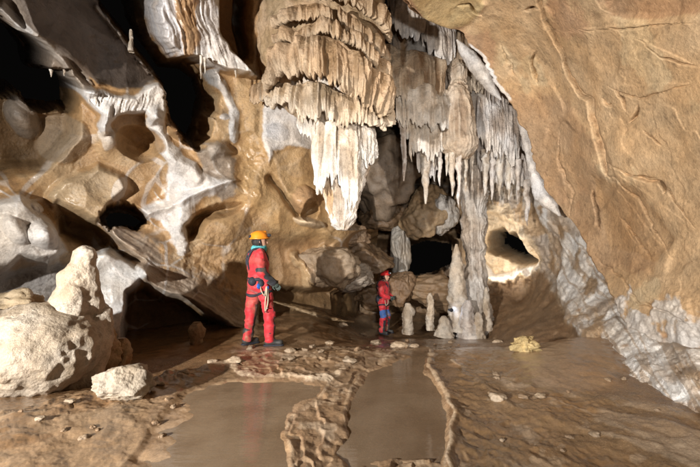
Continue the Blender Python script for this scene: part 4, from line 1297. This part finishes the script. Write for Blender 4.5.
# ------------------------------------------------------------------ loose rocks
def rock(uu, vv, Y, rx, ry, seed, label, col, cat="boulder", group=None, planes=9, rough=0.06, depth=1.0, wet=0.15, n=22, sink=False, mat=None):
    r_ = np.random.default_rng(seed)
    g = np.linspace(-1, 1, n)
    A, B_ = np.meshgrid(np.tan(g * math.pi / 4), np.tan(g * math.pi / 4))
    one = np.ones_like(A)
    dirs = [np.stack(k, -1) for k in ((one, A, B_), (-one, -A, B_), (A, -one, B_), (-A, one, B_), (A, B_, one), (A, -B_, -one))]
    D_ = np.concatenate([k.reshape(-1, 3) for k in dirs]); D_ /= np.linalg.norm(D_, axis=1, keepdims=True)
    Q = np.concatenate([grid_quads(n, n) + i * n * n for i in range(6)])
    key = np.round(D_ * 1e5).astype(np.int64)
    _, first, inv = np.unique(key, axis=0, return_index=True, return_inverse=True)
    D_ = D_[first]; Q = inv.reshape(-1)[Q]
    pn = r_.normal(size=(planes, 3)); pn /= np.linalg.norm(pn, axis=1, keepdims=True)
    pd = r_.uniform(0.72, 1.0, planes)
    dot = D_ @ pn.T
    rr = np.where(dot > 0.05, pd / np.maximum(dot, 0.05), 9)
    R = -np.log(np.exp(-rr * 45).sum(1) + math.exp(-45 * 1.18)) / 45
    X = D_ * R[:, None]
    X = X * (1 + rough * 2.6 * fbm(X + seed, 1.6, 4, seed)[:, None] + rough * 1.3 * ridged(X + seed, 2.4, 3, seed + 1)[:, None])
    sx, sz = rx * Y / FPX, ry * Y / FPX
    X = X * np.array((sx, (sx + sz) / 2 * depth, sz))
    a = r_.uniform(0, 6.28)
    c = np.asarray(col) * (1 + 0.3 * fbm(X + seed, 2.5 / max(sx, 0.05), 3, seed + 3)[:, None])
    e1 = X[Q[:, 1]] - X[Q[:, 0]]; e2 = X[Q[:, 2]] - X[Q[:, 0]]
    nn_ = np.cross(e1, e2)
    bad = (nn_ * X[Q[:, 0]]).sum(1) < 0
    Q[bad] = Q[bad][:, ::-1]
    me = mesh_np("rock", X, Q, c, np.full(len(X), wet))
    o = add("boulder" if cat == "boulder" else cat, me, mat or M_WALL, loc=tuple(P(uu, vv, Y)))
    return tag(o, label, cat, group)


rock(123, 383, 3.3, 23, 18, 701, "rough pale grey boulder sitting on the mud bank before the mound", np.array((0.38, 0.32, 0.25)), rough=0.09, mat=M_KNOB, n=34)
rock(8, 308, 4.4, 30, 14, 702, "low tan lumpy rock behind the pale mound's left shoulder", np.array((0.50, 0.38, 0.24)), rough=0.14)
BK = "fallen blocks in the dark back of the chamber"
for i, (uu, vv, Y, rx, ry, col, lab) in enumerate([
        (381, 168, 11.0, 36, 40, (0.26, 0.195, 0.14), "huge dark smooth block wedged under the curtain's left end"),
        (384, 216, 11.4, 26, 14, (0.20, 0.125, 0.07), "brown block below the huge dark smooth block"),
        (424, 214, 10.6, 22, 22, (0.44, 0.31, 0.185), "angular tan block above the black passage"),
        (443, 216, 10.4, 12, 18, (0.50, 0.46, 0.42), "pale grey block leaning on the angular tan block"),
        (399, 252, 10.8, 9, 24, (0.50, 0.46, 0.41), "narrow whitish block at the black passage's left jamb"),
        (366, 262, 9.8, 22, 16, (0.20, 0.13, 0.075), "dark brown block left of the black passage"),
        (327, 266, 8.4, 26, 20, (0.42, 0.32, 0.225), "large grey brown block behind the standing cavers"),
        (350, 276, 8.9, 20, 12, (0.42, 0.36, 0.30), "streaked grey slab leaning right of the large grey brown block"),
        (440, 292, 10.4, 30, 15, (0.36, 0.24, 0.14), "tilted brown slab rising below the black passage"),
        (402, 288, 10.2, 12, 16, (0.30, 0.19, 0.11), "brown block just behind the small caver's back"),
        (380, 296, 10.6, 20, 13, (0.26, 0.165, 0.09), "low brown rock behind the small caver"),
        (462, 206, 10.6, 14, 16, (0.32, 0.22, 0.13), "brown block half hidden by the grey pillar"),
        (352, 236, 9.6, 16, 10, (0.28, 0.19, 0.12), "dark slab tucked under the white flowstone tail")]):
    rock(uu, vv, Y, rx, ry, 720 + i, lab, np.array(col) * 0.72, group=BK, depth=0.9, rough=0.10, n=30, planes=7)
ST = "small stones scattered on the crusted floor"
for i, (uu, vv, s, col, lab) in enumerate([
        (540, 397, 5, CRUST * 0.6, "flat dark stone lying on the brown slope below the wet dome"),
        (497, 399, 8, CRUST * 0.7, "jagged crusted stone on the right rim line"),
        (342, 326, 5, CRUST * 0.8, "pale stone on the ledge beside the fallen stalactite"), (364, 330, 3.5, CRUST * 0.8, "small pale stone left of the small caver's boots"),
        (398, 345, 7, CRUST * 0.95, "round pale lump at the back corner of the right pool"), (414, 346, 4, CRUST * 0.8, "smaller pale lump beside the back corner of the right pool"),
        (236, 362, 7, CRUST * 0.85, "lumpy crust stone by the left pool's far rim"), (330, 344, 4, CRUST * 0.6, None), (376, 342, 5, CRUST * 0.65, None),
        (350, 362, 6, CRUST * 0.6, None), (212, 362, 4, CRUST * 0.8, None), (182, 374, 6, CRUST * 0.75, None), (160, 384, 5, CRUST * 0.75, None), (466, 330, 5, CRUST * 0.8, None), (498, 338, 4, CRUST * 0.9, None), (515, 334, 3, CRUST * 0.8, None), (290, 352, 5, CRUST * 0.6, None), (70, 404, 4, CRUST * 0.6, None), (40, 420, 4, CRUST * 0.6, None)]):
    x0, y0 = G(uu, vv)
    for _ in range(3):
        zf = floor_z(x0, y0); x0, y0 = G(uu, vv, zf)
    o = rock(uu, vv, y0, s, s * 0.42, 760 + i, lab or ("small crusty pale stone on the ledge at the tall caver's feet" if 250 < uu < 380 and vv < 353 else "small crusty stone on the muddy left bank" if uu < 215 else "small pale stone on brown mud near the pillar's foot" if uu > 440 else "small crusty stone on the crust between the two pools"), col, cat="stone", group=ST, n=12, rough=0.12)
    o.location = (x0, y0, floor_z(x0, y0) + s * 0.25 * y0 / FPX)

x0, y0 = G(524, 356)
o = rock(524, 352, y0, 11, 9, 799, "yellowish crusted lump standing on the brown slope before the wet wall foot", np.array((0.50, 0.39, 0.20)), cat="boulder", rough=0.2, n=24, mat=M_KNOB)
o.location = (x0, y0, floor_z(x0, y0) + 0.05)
# rubble of many sizes on the mud
rr_ = np.random.default_rng(77)
for i in range(46):
    zone = i % 4
    uu, vv = ((rr_.uniform(392, 470), rr_.uniform(336, 348)) if zone == 0 else (rr_.uniform(480, 660), rr_.uniform(372, 452)) if zone == 1
              else (rr_.uniform(230, 390), rr_.uniform(341, 362)) if zone == 2 else (rr_.uniform(5, 190), rr_.uniform(392, 440)))
    s = rr_.uniform(1.6, 4.2) * (0.7 if zone == 0 else 1.0)
    x0, y0 = G(uu, vv)
    for _ in range(2):
        zf = floor_z(x0, y0); x0, y0 = G(uu, vv, zf)
    o = rock(uu, vv, y0, s, s * rr_.uniform(0.4, 0.7), 850 + i, ("small brown rubble stone among the stalagmite feet", "small dark rubble stone on the wet brown slope right of the pools",
             "small rubble stone on the crusted ledge before the tall caver", "small muddy rubble stone on the bank before the pale mound")[zone],
             mix(MUD * 0.8, CRUST * 0.55, rr_.uniform(0, 0.8)), cat="stone", group="rubble " + ("by the stalagmites", "on the right slope", "on the crusted ledge", "on the left bank")[zone], n=9, rough=0.14)
    o.location = (x0, y0, floor_z(x0, y0) + s * 0.15 * y0 / FPX)
    o.rotation_euler = (0, 0, rr_.uniform(0, 6.28))

# fallen stalactite behind the tall caver
pts = P([272, 290, 312, 334, 352], [301, 306, 313, 319, 322], [8.1, 8.15, 8.2, 8.4, 8.7])
o = spindle("fallen_stalactite", np.concatenate([pts, np.array([0.07, 0.10, 0.12, 0.11, 0.06])[:, None]], 1), None, 801, (TAN * 0.55, TAN * 0.75, TAN * 0.85), cols_n=32, lump=0.45, flute=0.3)
tag(o, "long pale fallen stalactite lying across the dark ground behind the tall caver", "stalactite")
#@@PEOPLE
# ------------------------------------------------------------------ people
def cloth_material(name, rough=0.65, sheen=0.2):
    m, nt, b_, L = nodes(name)
    N = nt.nodes.new
    at = N('ShaderNodeAttribute'); at.attribute_name = "Col"
    geo = N('ShaderNodeNewGeometry')
    n = N('ShaderNodeTexNoise'); n.inputs['Scale'].default_value = 22; n.inputs['Detail'].default_value = 5
    L.new(geo.outputs['Position'], n.inputs['Vector'])
    r = N('ShaderNodeMapRange'); r.inputs[1].default_value = 0.3; r.inputs[2].default_value = 0.7; r.inputs[3].default_value = 0.72; r.inputs[4].default_value = 1.12
    L.new(n.outputs[0], r.inputs[0])
    sc = N('ShaderNodeVectorMath'); sc.operation = 'SCALE'
    L.new(at.outputs['Color'], sc.inputs[0]); L.new(r.outputs[0], sc.inputs['Scale'])
    L.new(sc.outputs[0], b_.inputs['Base Color'])
    b_.inputs['Roughness'].default_value = rough
    b_.inputs['Sheen Weight'].default_value = sheen
    bp = N('ShaderNodeBump'); bp.inputs['Strength'].default_value = 0.35; bp.inputs['Distance'].default_value = 0.01
    L.new(n.outputs[0], bp.inputs['Height']); L.new(bp.outputs[0], b_.inputs['Normal'])
    return m


M_CLOTH = cloth_material("caving_suit_cloth")
M_GEAR = plain("dark_webbing", (0.025, 0.028, 0.04), 0.7, bump=0.2, scale=80)
M_GLOVE = plain("grey_green_rubber_glove", (0.055, 0.075, 0.065), 0.55, bump=0.2)
M_BOOT = plain("muddy_rubber_boot", (0.045, 0.043, 0.042), 0.5, bump=0.3, var=0.4, scale=18)
M_BUFF = plain("turquoise_fleece", (0.10, 0.42, 0.46), 0.9, bump=0.4, scale=40)
M_ORANGE = plain("orange_helmet_shell", (0.80, 0.27, 0.02), 0.35, scale=9, var=0.12)
M_REDH = plain("red_helmet_shell", (0.60, 0.03, 0.03), 0.35, scale=9, var=0.15)
M_HAIR = plain("dark_hair", (0.02, 0.015, 0.012), 0.6, bump=0.5, scale=120)
M_METAL = plain("karabiner_metal", (0.55, 0.55, 0.57), 0.3, metal=1.0)
M_ROPE = plain("pale_rope", (0.52, 0.45, 0.34), 0.85, bump=0.4, scale=150)
M_BLUE = plain("blue_anodised_gear", (0.03, 0.12, 0.45), 0.4)
M_EYE = plain("eye", (0.03, 0.02, 0.015), 0.2)
M_LENS = plain("headlamp_lens", (0.8, 0.8, 0.78), 0.1)
RED = np.array((0.56, 0.022, 0.035)); BLACKC = np.array((0.022, 0.023, 0.03)); SKIN = np.array((0.52, 0.30, 0.21)); BLUEC = np.array((0.035, 0.11, 0.36))


def part_sdf(name, f, lo, hi, h, mat, parent, colfn=None):
    Vx, Q = surface_nets(f, lo, hi, h)
    me = mesh_np(name, Vx, Q, colfn(Vx) if colfn else np.ones((len(Vx), 3)) * 0.5)
    return add(name, me, mat, parent)


def ring(name, c, rx, ry, r, mat, parent, tilt=(0, 0), n=40, m=10, flat=1.0):
    a = np.linspace(0, 2 * math.pi, n, endpoint=False)[:, None]; b_ = np.linspace(0, 2 * math.pi, m, endpoint=False)[None]
    x = (rx + r * np.cos(b_)) * np.cos(a); y = (ry + r * np.cos(b_)) * np.sin(a); zz = r * flat * np.sin(b_) + 0 * a + x * tilt[0] + y * tilt[1]
    Vx = np.stack([x, y, zz], -1) + np.array(c)
    i = np.arange(n)[:, None]; j = np.arange(m)[None]
    i2 = (i + 1) % n; j2 = (j + 1) % m
    Q = np.stack([i * m + j, i2 * m + j, i2 * m + j2, i * m + j2], -1).reshape(-1, 4)
    return add(name, mesh_np(name, Vx, Q), mat, parent)


def tube(name, pts, r, mat, parent, m=8):
    pts, _ = resample(np.array(pts, float), max(12, len(pts) * 6))
    t = np.gradient(pts, axis=0); t /= np.linalg.norm(t, axis=1, keepdims=True) + 1e-9
    ref = np.array((0.3, 0.9, 0.2)); a = np.cross(t, ref); a /= np.linalg.norm(a, axis=1, keepdims=True) + 1e-9
    b_ = np.cross(t, a)
    th = np.linspace(0, 2 * math.pi, m, endpoint=False)
    rr = np.full(len(pts), r); rr[0] = rr[-1] = r * 0.4
    Vx = pts[:, None] + rr[:, None, None] * (a[:, None] * np.cos(th)[None, :, None] + b_[:, None] * np.sin(th)[None, :, None])
    return add(name, mesh_np(name, Vx, grid_quads(len(pts), m, True)), mat, parent)


def hand_f(wr, d, side, h):
    """mitt of palm, four unequal curled fingers and a side thumb; wr wrist, d along the hand"""
    wr = np.array(wr); d = np.array(d, float); d /= np.linalg.norm(d)
    s_ = np.array(side, float); s_ -= d * (s_ @ d); s_ /= np.linalg.norm(s_)
    n = np.cross(d, s_)

    def f(X):
        r = sd_cap(X, wr - 0.03 * d, wr + 0.075 * d, 0.034, 0.036)
        r = smin(r, sd_cap(X, wr + 0.05 * d - 0.02 * s_, wr + 0.08 * d + 0.022 * s_, 0.022, 0.022), 0.02)
        for q, (off, ln) in enumerate(((-0.033, 0.062), (-0.012, 0.074), (0.010, 0.070), (0.031, 0.055))):
            k0 = wr + 0.09 * d + off * s_
            k1 = k0 + ln * 0.55 * d + 0.012 * n
            k2 = k1 + ln * 0.45 * d * 0.5 + 0.028 * n
            r = np.minimum(r, smin(sd_cap(X, k0, k1, 0.0105, 0.0098), sd_cap(X, k1, k2, 0.0098, 0.0085), 0.004))
        t0 = wr + 0.035 * d - 0.03 * s_
        t1 = t0 + 0.03 * d - 0.028 * s_ + 0.012 * n
        return np.minimum(r, smin(sd_cap(X, t0, t1, 0.014, 0.012), sd_cap(X, t1, t1 + 0.034 * d + 0.012 * n, 0.012, 0.010), 0.005))
    return f


def person(loc, rz, scale, label, J, look, style):
    root = empty("person", loc, label, "person", rz=rz)
    root.scale = (scale,) * 3
    hd = np.array(J['head'])
    lx, ly = math.cos(look), math.sin(look)
    fw = np.array((lx, ly, 0)); sd_ = np.array((-ly, lx, 0))

    def loc_head(X):
        q = X - hd
        return np.stack([q @ fw, q @ sd_, q[..., 2]], -1)

    def f(X):
        d = sd_ell(X, J['pelvis'], (0.155, 0.185, 0.16))
        mid = (np.array(J['pelvis']) + np.array(J['chest'])) / 2
        d = smin(d, sd_ell(X, mid, (0.145, 0.17, 0.22)), 0.08)
        d = smin(d, sd_ell(X, J['chest'], (0.15, 0.205, 0.20)), 0.08)
        for s in 'lr':
            d = smin(d, sd_cap(X, J['sho_' + s], J['elb_' + s], 0.082, 0.062), 0.06)
            d = smin(d, sd_cap(X, J['elb_' + s], J['wri_' + s], 0.062, 0.046), 0.025)
            leg = sd_cap(X, J['hip_' + s], J['kne_' + s], 0.108, 0.082)
            leg = smin(leg, sd_cap(X, J['kne_' + s], J['ank_' + s], 0.082, 0.070), 0.03)
            d = smin(d, leg, 0.035)
        # folds of loose cloth
        d = d - 0.020 * ridged(X * np.array((0.8, 0.8, 2.0)) + 0.45 * X[..., [2, 0, 1]], 5.5, 3, 5) - 0.014 * fbm(X, 9, 3, 6)
        d = smin(d, sd_cap(X, np.array(J['chest']) + (0, 0, 0.12), hd - np.array((0, 0, 0.06)), 0.062, 0.055), 0.03)
        Q = loc_head(X)
        h_ = sd_ell(Q, (-0.005, 0, 0.015), (0.100, 0.078, 0.115))
        h_ = smin(h_, sd_ell(Q, (0.045, 0, -0.065), (0.048, 0.050, 0.052)), 0.04)       # jaw
        h_ = smin(h_, sd_cap(Q, (0.092, 0, 0.02), (0.116, 0, -0.022), 0.009, 0.015), 0.012)   # nose
        h_ = smin(h_, sd_cap(Q, (0.088, -0.02, -0.062), (0.088, 0.02, -0.062), 0.009, 0.009), 0.008)  # lips
        h_ = np.minimum(h_, sd_ell(Q, (-0.01, 0.080, -0.005), (0.026, 0.012, 0.036)))
        h_ = np.minimum(h_, sd_ell(Q, (-0.01, -0.080, -0.005), (0.026, 0.012, 0.036)))
        for s in (-1, 1):
            h_ = np.maximum(h_, -sd_ell(Q, (0.100, 0.033 * s, 0.018), (0.020, 0.018, 0.011)))
        return smin(d, h_, 0.02)

    def colf(Vx):
        c = np.zeros_like(Vx) + RED
        Q = loc_head(Vx)
        c[(Vx[:, 2] > hd[2] - 0.13) & (np.hypot(Q[:, 0], Q[:, 1]) < 0.16)] = SKIN
        for s in 'lr':
            dk = style.get('fore_' + s, 0)
            if dk:
                d = sd_cap(Vx, mix(np.array(J['elb_' + s]), np.array(J['sho_' + s]), 0.15), J['wri_' + s], 0.066, 0.052)
                c[d < 0.02] = BLACKC
            kn, an = np.array(J['kne_' + s]), np.array(J['ank_' + s])
            d = sd_cap(Vx, mix(kn, np.array(J['hip_' + s]), 0.2), an, 0.09, 0.075)
            fr = Vx[:, 0] - np.interp(Vx[:, 2], [an[2], kn[2]], [an[0], kn[0]])
            sel = (d < 0.02) & (fr > 0.045) & (Vx[:, 2] < kn[2] + 0.12)
            c[sel] = style.get('shin', BLACKC)
            if 'thigh' in style:
                hp = np.array(J['hip_' + s])
                mid = mix(kn, hp, 0.15)
                c[(np.linalg.norm(Vx - mid, axis=1) < 0.14) & (Vx[:, 1] < mid[1] + 0.02)] = style['thigh']
        mud = ss(0.0, 0.45, fbm(Vx, 6, 4, 31)) * (0.25 + 0.6 * ss(1.0, 0.15, Vx[:, 2])) * (Vx[:, 2] < hd[2] - 0.12)
        c = c * (1 + 0.35 * fbm(Vx, 9, 4, 33)[:, None])
        return mix(c, np.array((0.24, 0.145, 0.085)), mud[:, None])
    body = part_sdf("body", f, (-0.55, -0.55, 0.06), (0.60, 0.55, 1.80), 0.0125, M_CLOTH, root, colf)

    def hp(q):
        return hd + fw * q[0] + sd_ * q[1] + np.array((0, 0, q[2]))

    def helm(X):
        Q = loc_head(X)
        d = sd_ell(Q, (-0.012, 0, 0.055), (0.136, 0.112, 0.118))
        d = np.maximum(d, -(Q[..., 2] - 0.035 - 0.10 * np.maximum(Q[..., 0], 0)))
        brim = np.maximum(np.abs(Q[..., 2] - 0.042 - 0.10 * np.maximum(Q[..., 0], 0)) - 0.010, sd_ell(Q, (-0.005, 0, 0.05), (0.155, 0.122, 0.2)))
        d = smin(d, brim, 0.012)
        rib = sd_cap(Q, (-0.12, 0, 0.11), (0.08, 0, 0.155), 0.022, 0.018)
        return smin(d, rib, 0.03)
    hb = part_sdf("helmet", helm, hd + (-0.22, -0.22, 0.0), hd + (0.22, 0.22, 0.24), 0.0085, style['helmet'], root)

    def lampf(X):
        Q = np.abs(loc_head(X) - np.array((0.135, 0, 0.10))) - np.array((0.018, 0.030, 0.018))
        return np.linalg.norm(np.maximum(Q, 0), axis=-1) + np.minimum(Q.max(-1), 0) - 0.008
    hl = part_sdf("headlamp", lampf, hd + (-0.22, -0.22, 0.02), hd + (0.22, 0.22, 0.2), 0.0085, M_GEAR, root)
    c = hp((0.163, 0, 0.10))
    part_sdf("lens", lambda X: sd_ell(X, c, (0.012, 0.018, 0.018)), c - 0.03, c + 0.03, 0.005, M_LENS, hl)
    pk = hp((-0.145, 0.0, 0.075))
    part_sdf("battery_pack", lambda X: sd_ell(X, pk, (0.03, 0.045, 0.03)) + 0, pk - 0.07, pk + 0.07, 0.009, M_GEAR, hb)
    tube("chin_strap", [hp((-0.01, 0.098, 0.05)), hp((0.01, 0.085, -0.04)), hp((0.05, 0.03, -0.115)), hp((0.05, -0.03, -0.115)), hp((0.01, -0.085, -0.04)), hp((-0.01, -0.098, 0.05))], 0.007, M_GEAR, hb)

    def hairf(X):
        Q = loc_head(X)
        d = sd_ell(Q, (-0.028, 0, -0.005), (0.098, 0.090, 0.105))
        d = np.maximum(d, Q[..., 0] - 0.015)
        return d - 0.004 * ridged(X, 30, 1, 3)
    part_sdf("hair", hairf, hd + (-0.2, -0.2, -0.16), hd + (0.2, 0.2, 0.14), 0.009, M_HAIR, root)
    for s in (-1, 1):
        e = hp((0.086, 0.033 * s, 0.016))
        part_sdf("eye", lambda X: sd_ell(X, e, (0.012, 0.013, 0.008)), e - 0.02, e + 0.02, 0.004, M_EYE, root)
    if 'buff' in style:
        nk = mix(np.array(J['chest']), hd, 0.62)

        def buff(X):
            q = X - nk
            r = np.hypot(q[..., 0] / 1.05, q[..., 1])
            return np.hypot(r - 0.082, q[..., 2] * 0.62) - 0.030 - 0.008 * ridged(X * np.array((1, 1, 2)), 14, 2, 9)
        part_sdf("neck_warmer", buff, nk - (0.19, 0.19, 0.12), nk + np.array((0.19, 0.19, 0.12)), 0.0095, style['buff'], root)
    pv = np.array(J['pelvis'])
    hs = ring("harness_belt", pv + (0, 0, 0.07), 0.158, 0.188, 0.022, M_GEAR, root, flat=1.3)
    for s in 'lr':
        hpj, kn = np.array(J['hip_' + s]), np.array(J['kne_' + s])
        q = mix(hpj, kn, 0.28)
        ring("leg_loop", q, 0.108, 0.108, 0.016, M_GEAR, root, tilt=(0.15, -0.3 if s == 'r' else 0.3), flat=1.4)
        y = -1 if s == 'r' else 1
        ch = np.array(J['chest'])
        tube("shoulder_strap", [ch + (-0.11, 0.03 * y, -0.20), ch + (-0.155, 0.09 * y, 0.02), ch + (-0.09, 0.12 * y, 0.17), ch + (0.03, 0.12 * y, 0.185), ch + (0.135, 0.08 * y, 0.06), ch + (0.13, 0.03 * y, -0.16)], 0.017, M_GEAR, root)
        an = np.array(J['ank_' + s])
        toe = np.array(J.get('toe_' + s, (1, 0, 0)), float)

        def boot(X):
            d = sd_cap(X, an + (0, 0, 0.10), an + (0, 0, -0.01), 0.074, 0.060)
            d = smin(d, sd_cap(X, an + (0, 0, -0.045) - 0.035 * toe, an + (0, 0, -0.052) + 0.16 * toe, 0.048, 0.042), 0.05)
            return np.maximum(d, -(X[..., 2] - (an[2] - 0.092)))
        bo = part_sdf("boot", boot, an + (-0.3, -0.3, -0.12), an + (0.3, 0.3, 0.2), 0.0115, M_BOOT, root)
        part_sdf("sole", lambda X: np.maximum(sd_cap(X, an + (0, 0, -0.085) - 0.05 * toe, an + (0, 0, -0.085) + 0.17 * toe, 0.053, 0.049), np.abs(X[..., 2] - an[2] + 0.088) - 0.012), an + (-0.3, -0.3, -0.12), an + (0.3, 0.3, -0.04), 0.0115, M_GEAR, bo)
        w, e = np.array(J['wri_' + s]), np.array(J['elb_' + s])
        d = J.get('hand_' + s, w - e)
        part_sdf("gloved_hand", hand_f(w, d, (0.2, 0.3 * y, 0.9) if abs(np.array(d)[2]) < 0.8 * np.linalg.norm(d) else (1, 0.2 * y, 0), 0), w - 0.24, w + 0.24, 0.0075, M_GLOVE, root)
    for a, r, mm, nm in style.get('gear', []):
        a = np.array(a)
        part_sdf(nm, lambda X: sd_ell(X, a, r) - 0.008 * fbm(X, 20, 2, 4), a - np.array(r) - 0.03, a + np.array(r) + 0.03, 0.009, mm, root)
    for pts_, r in style.get('ropes', []):
        tube("lanyard", pts_, r, M_ROPE, root)
    for c_ in style.get('krabs', []):
        k = ring("karabiner", c_, 0.016, 0.030, 0.006, M_METAL, root, n=20, m=6)
    return root


# the tall caver in the orange helmet, seen from behind his right shoulder, looking off along the wall
x0, y0 = G(259, 343, 0.02)
J1 = dict(pelvis=(-0.02, 0, 0.96), chest=(-0.045, 0, 1.31), head=(-0.015, 0, 1.615),
          sho_r=(-0.05, -0.20, 1.41), elb_r=(-0.03, -0.27, 1.13), wri_r=(0.15, -0.24, 0.985), hand_r=(0.55, 0.1, -0.5),
          sho_l=(-0.03, 0.20, 1.41), elb_l=(-0.02, 0.26, 1.13), wri_l=(0.19, 0.20, 1.00), hand_l=(0.6, -0.2, -0.3),
          hip_r=(0.03, -0.095, 0.92), kne_r=(0.13, -0.12, 0.52), ank_r=(0.145, -0.12, 0.115), toe_r=(0.93, -0.36, 0),
          hip_l=(-0.06, 0.095, 0.92), kne_l=(-0.11, 0.11, 0.52), ank_l=(-0.16, 0.11, 0.115), toe_l=(0.9, 0.3, 0))
person((x0, y0, floor_z(x0, y0) - 0.012), math.radians(24), 1.0, "person in red caving suit and orange helmet standing with back turned by the left pool",
       J1, math.radians(-8), dict(helmet=M_ORANGE, buff=M_BUFF, fore_r=1, fore_l=1,
       gear=[((-0.13, -0.10, 1.00), (0.07, 0.09, 0.075), M_GEAR, "gear_pouch"), ((-0.02, -0.19, 0.97), (0.05, 0.045, 0.06), M_GEAR, "gear_pouch"), ((-0.06, -0.22, 0.93), (0.03, 0.02, 0.045), M_BLUE, "ascender"), ((0.08, -0.20, 0.90), (0.022, 0.02, 0.04), M_BLUE, "descender")],
       ropes=[([(0.06, -0.19, 0.98), (0.06, -0.235, 0.85), (0.04, -0.235, 0.68), (0.05, -0.22, 0.56), (0.075, -0.225, 0.64), (0.08, -0.22, 0.84), (0.07, -0.19, 0.98)], 0.010),
              ([(-0.03, -0.2, 0.98), (-0.02, -0.235, 0.86), (0.02, -0.235, 0.80), (0.06, -0.21, 0.95)], 0.008)],
       krabs=[(0.05, -0.225, 0.545), (0.07, -0.23, 0.60), (0.02, -0.235, 0.79)]))
# the smaller figure further back, in a red helmet
x1, y1 = G(384, 333, -0.70)
for _ in range(4):
    x1, y1 = G(384, 333, floor_z(x1, y1))
J2 = dict(pelvis=(-0.02, 0, 0.94), chest=(0.0, 0, 1.29), head=(0.055, 0, 1.585),
          sho_r=(0.0, -0.19, 1.39), elb_r=(0.04, -0.25, 1.11), wri_r=(0.22, -0.15, 1.02), hand_r=(0.6, 0.35, 0.0),
          sho_l=(0.0, 0.19, 1.39), elb_l=(0.04, 0.24, 1.11), wri_l=(0.23, 0.08, 1.02), hand_l=(0.6, -0.35, 0.0),
          hip_r=(-0.02, -0.09, 0.90), kne_r=(0.03, -0.11, 0.51), ank_r=(-0.01, -0.11, 0.115), toe_r=(0.95, -0.3, 0),
          hip_l=(-0.02, 0.09, 0.90), kne_l=(0.06, 0.10, 0.51), ank_l=(0.03, 0.11, 0.115), toe_l=(0.95, 0.25, 0))
person((x1, y1, floor_z(x1, y1) - 0.012), math.radians(-28), 1.0, "person in red suit and red helmet standing small beside the stubby stalagmite",
       J2, math.radians(-6), dict(helmet=M_REDH, thigh=BLUEC, shin=BLACKC,
       gear=[((-0.10, -0.13, 0.97), (0.07, 0.07, 0.11), M_GEAR, "gear_pouch"), ((-0.03, -0.20, 1.05), (0.05, 0.03, 0.06), M_GEAR, "gear_pouch"), ((0.11, -0.08, 1.06), (0.03, 0.05, 0.03), M_METAL, "descender")],
       ropes=[([(0.13, -0.02, 1.0), (0.15, -0.06, 0.86), (0.12, -0.12, 0.80), (0.10, -0.16, 0.95)], 0.009)],
       krabs=[(0.12, -0.12, 0.80)]))

# ------------------------------------------------------------------ the cavers' lamps left in the alcove and by the pillar
def cave_lamp(loc, target, watts, color, label, glow, angle=140):
    root = empty("cave_lamp", loc, label, "lamp")
    dirv = (Vector(target) - Vector(loc)).normalized()
    root.rotation_euler = dirv.to_track_quat('Z', 'Y').to_euler()
    a = np.linspace(0, 2 * math.pi, 20, endpoint=False)
    def lathe(name, prof, mat, par):
        V_ = np.array([[(r * math.cos(t), r * math.sin(t), h) for t in a] for h, r in prof])
        return add(name, mesh_np(name, V_, grid_quads(len(prof), 20, True)[:, ::-1]), mat, par)
    lathe("lamp_housing", [(-0.09, 0.001), (-0.09, 0.028), (-0.03, 0.03), (0.0, 0.045), (0.03, 0.045), (0.03, 0.038), (0.012, 0.034)], M_GEAR, root)
    lathe("lamp_lens", [(0.016, 0.034), (0.018, 0.02), (0.018, 0.001)], glow, root)
    d = bpy.data.lights.new("lamp_light", 'SPOT')
    d.energy = watts; d.color = color; d.shadow_soft_size = 0.03; d.spot_size = math.radians(angle); d.spot_blend = 0.5
    o = bpy.data.objects.new("lamp_light", d); COL.objects.link(o)
    o.parent = root; o.location = (0, 0, 0.04); o.rotation_euler = (math.pi, 0, 0)
    return root


M_GLOWW = plain("lit_lamp_lens", (0.9, 0.9, 0.9), 0.3, emit=(1.0, 0.95, 0.85, 25.0))
M_GLOWB = plain("lit_blue_led_lens", (0.6, 0.7, 0.9), 0.3, emit=(0.35, 0.55, 1.0, 30.0))
cave_lamp(tuple(P(482, 262, 9.95)), tuple(P(509, 250, 10.6)), 105, (1.0, 0.92, 0.78), "small lamp hidden behind the pillar, lighting the alcove", M_GLOWW)
cave_lamp(tuple(P(451, 310, 8.75)), tuple(P(466, 312, 9.2)), 0.7, (0.75, 0.85, 1.0), "tiny blue white lamp lit at the foot of the tall bumpy stalagmite", M_GLOWB)
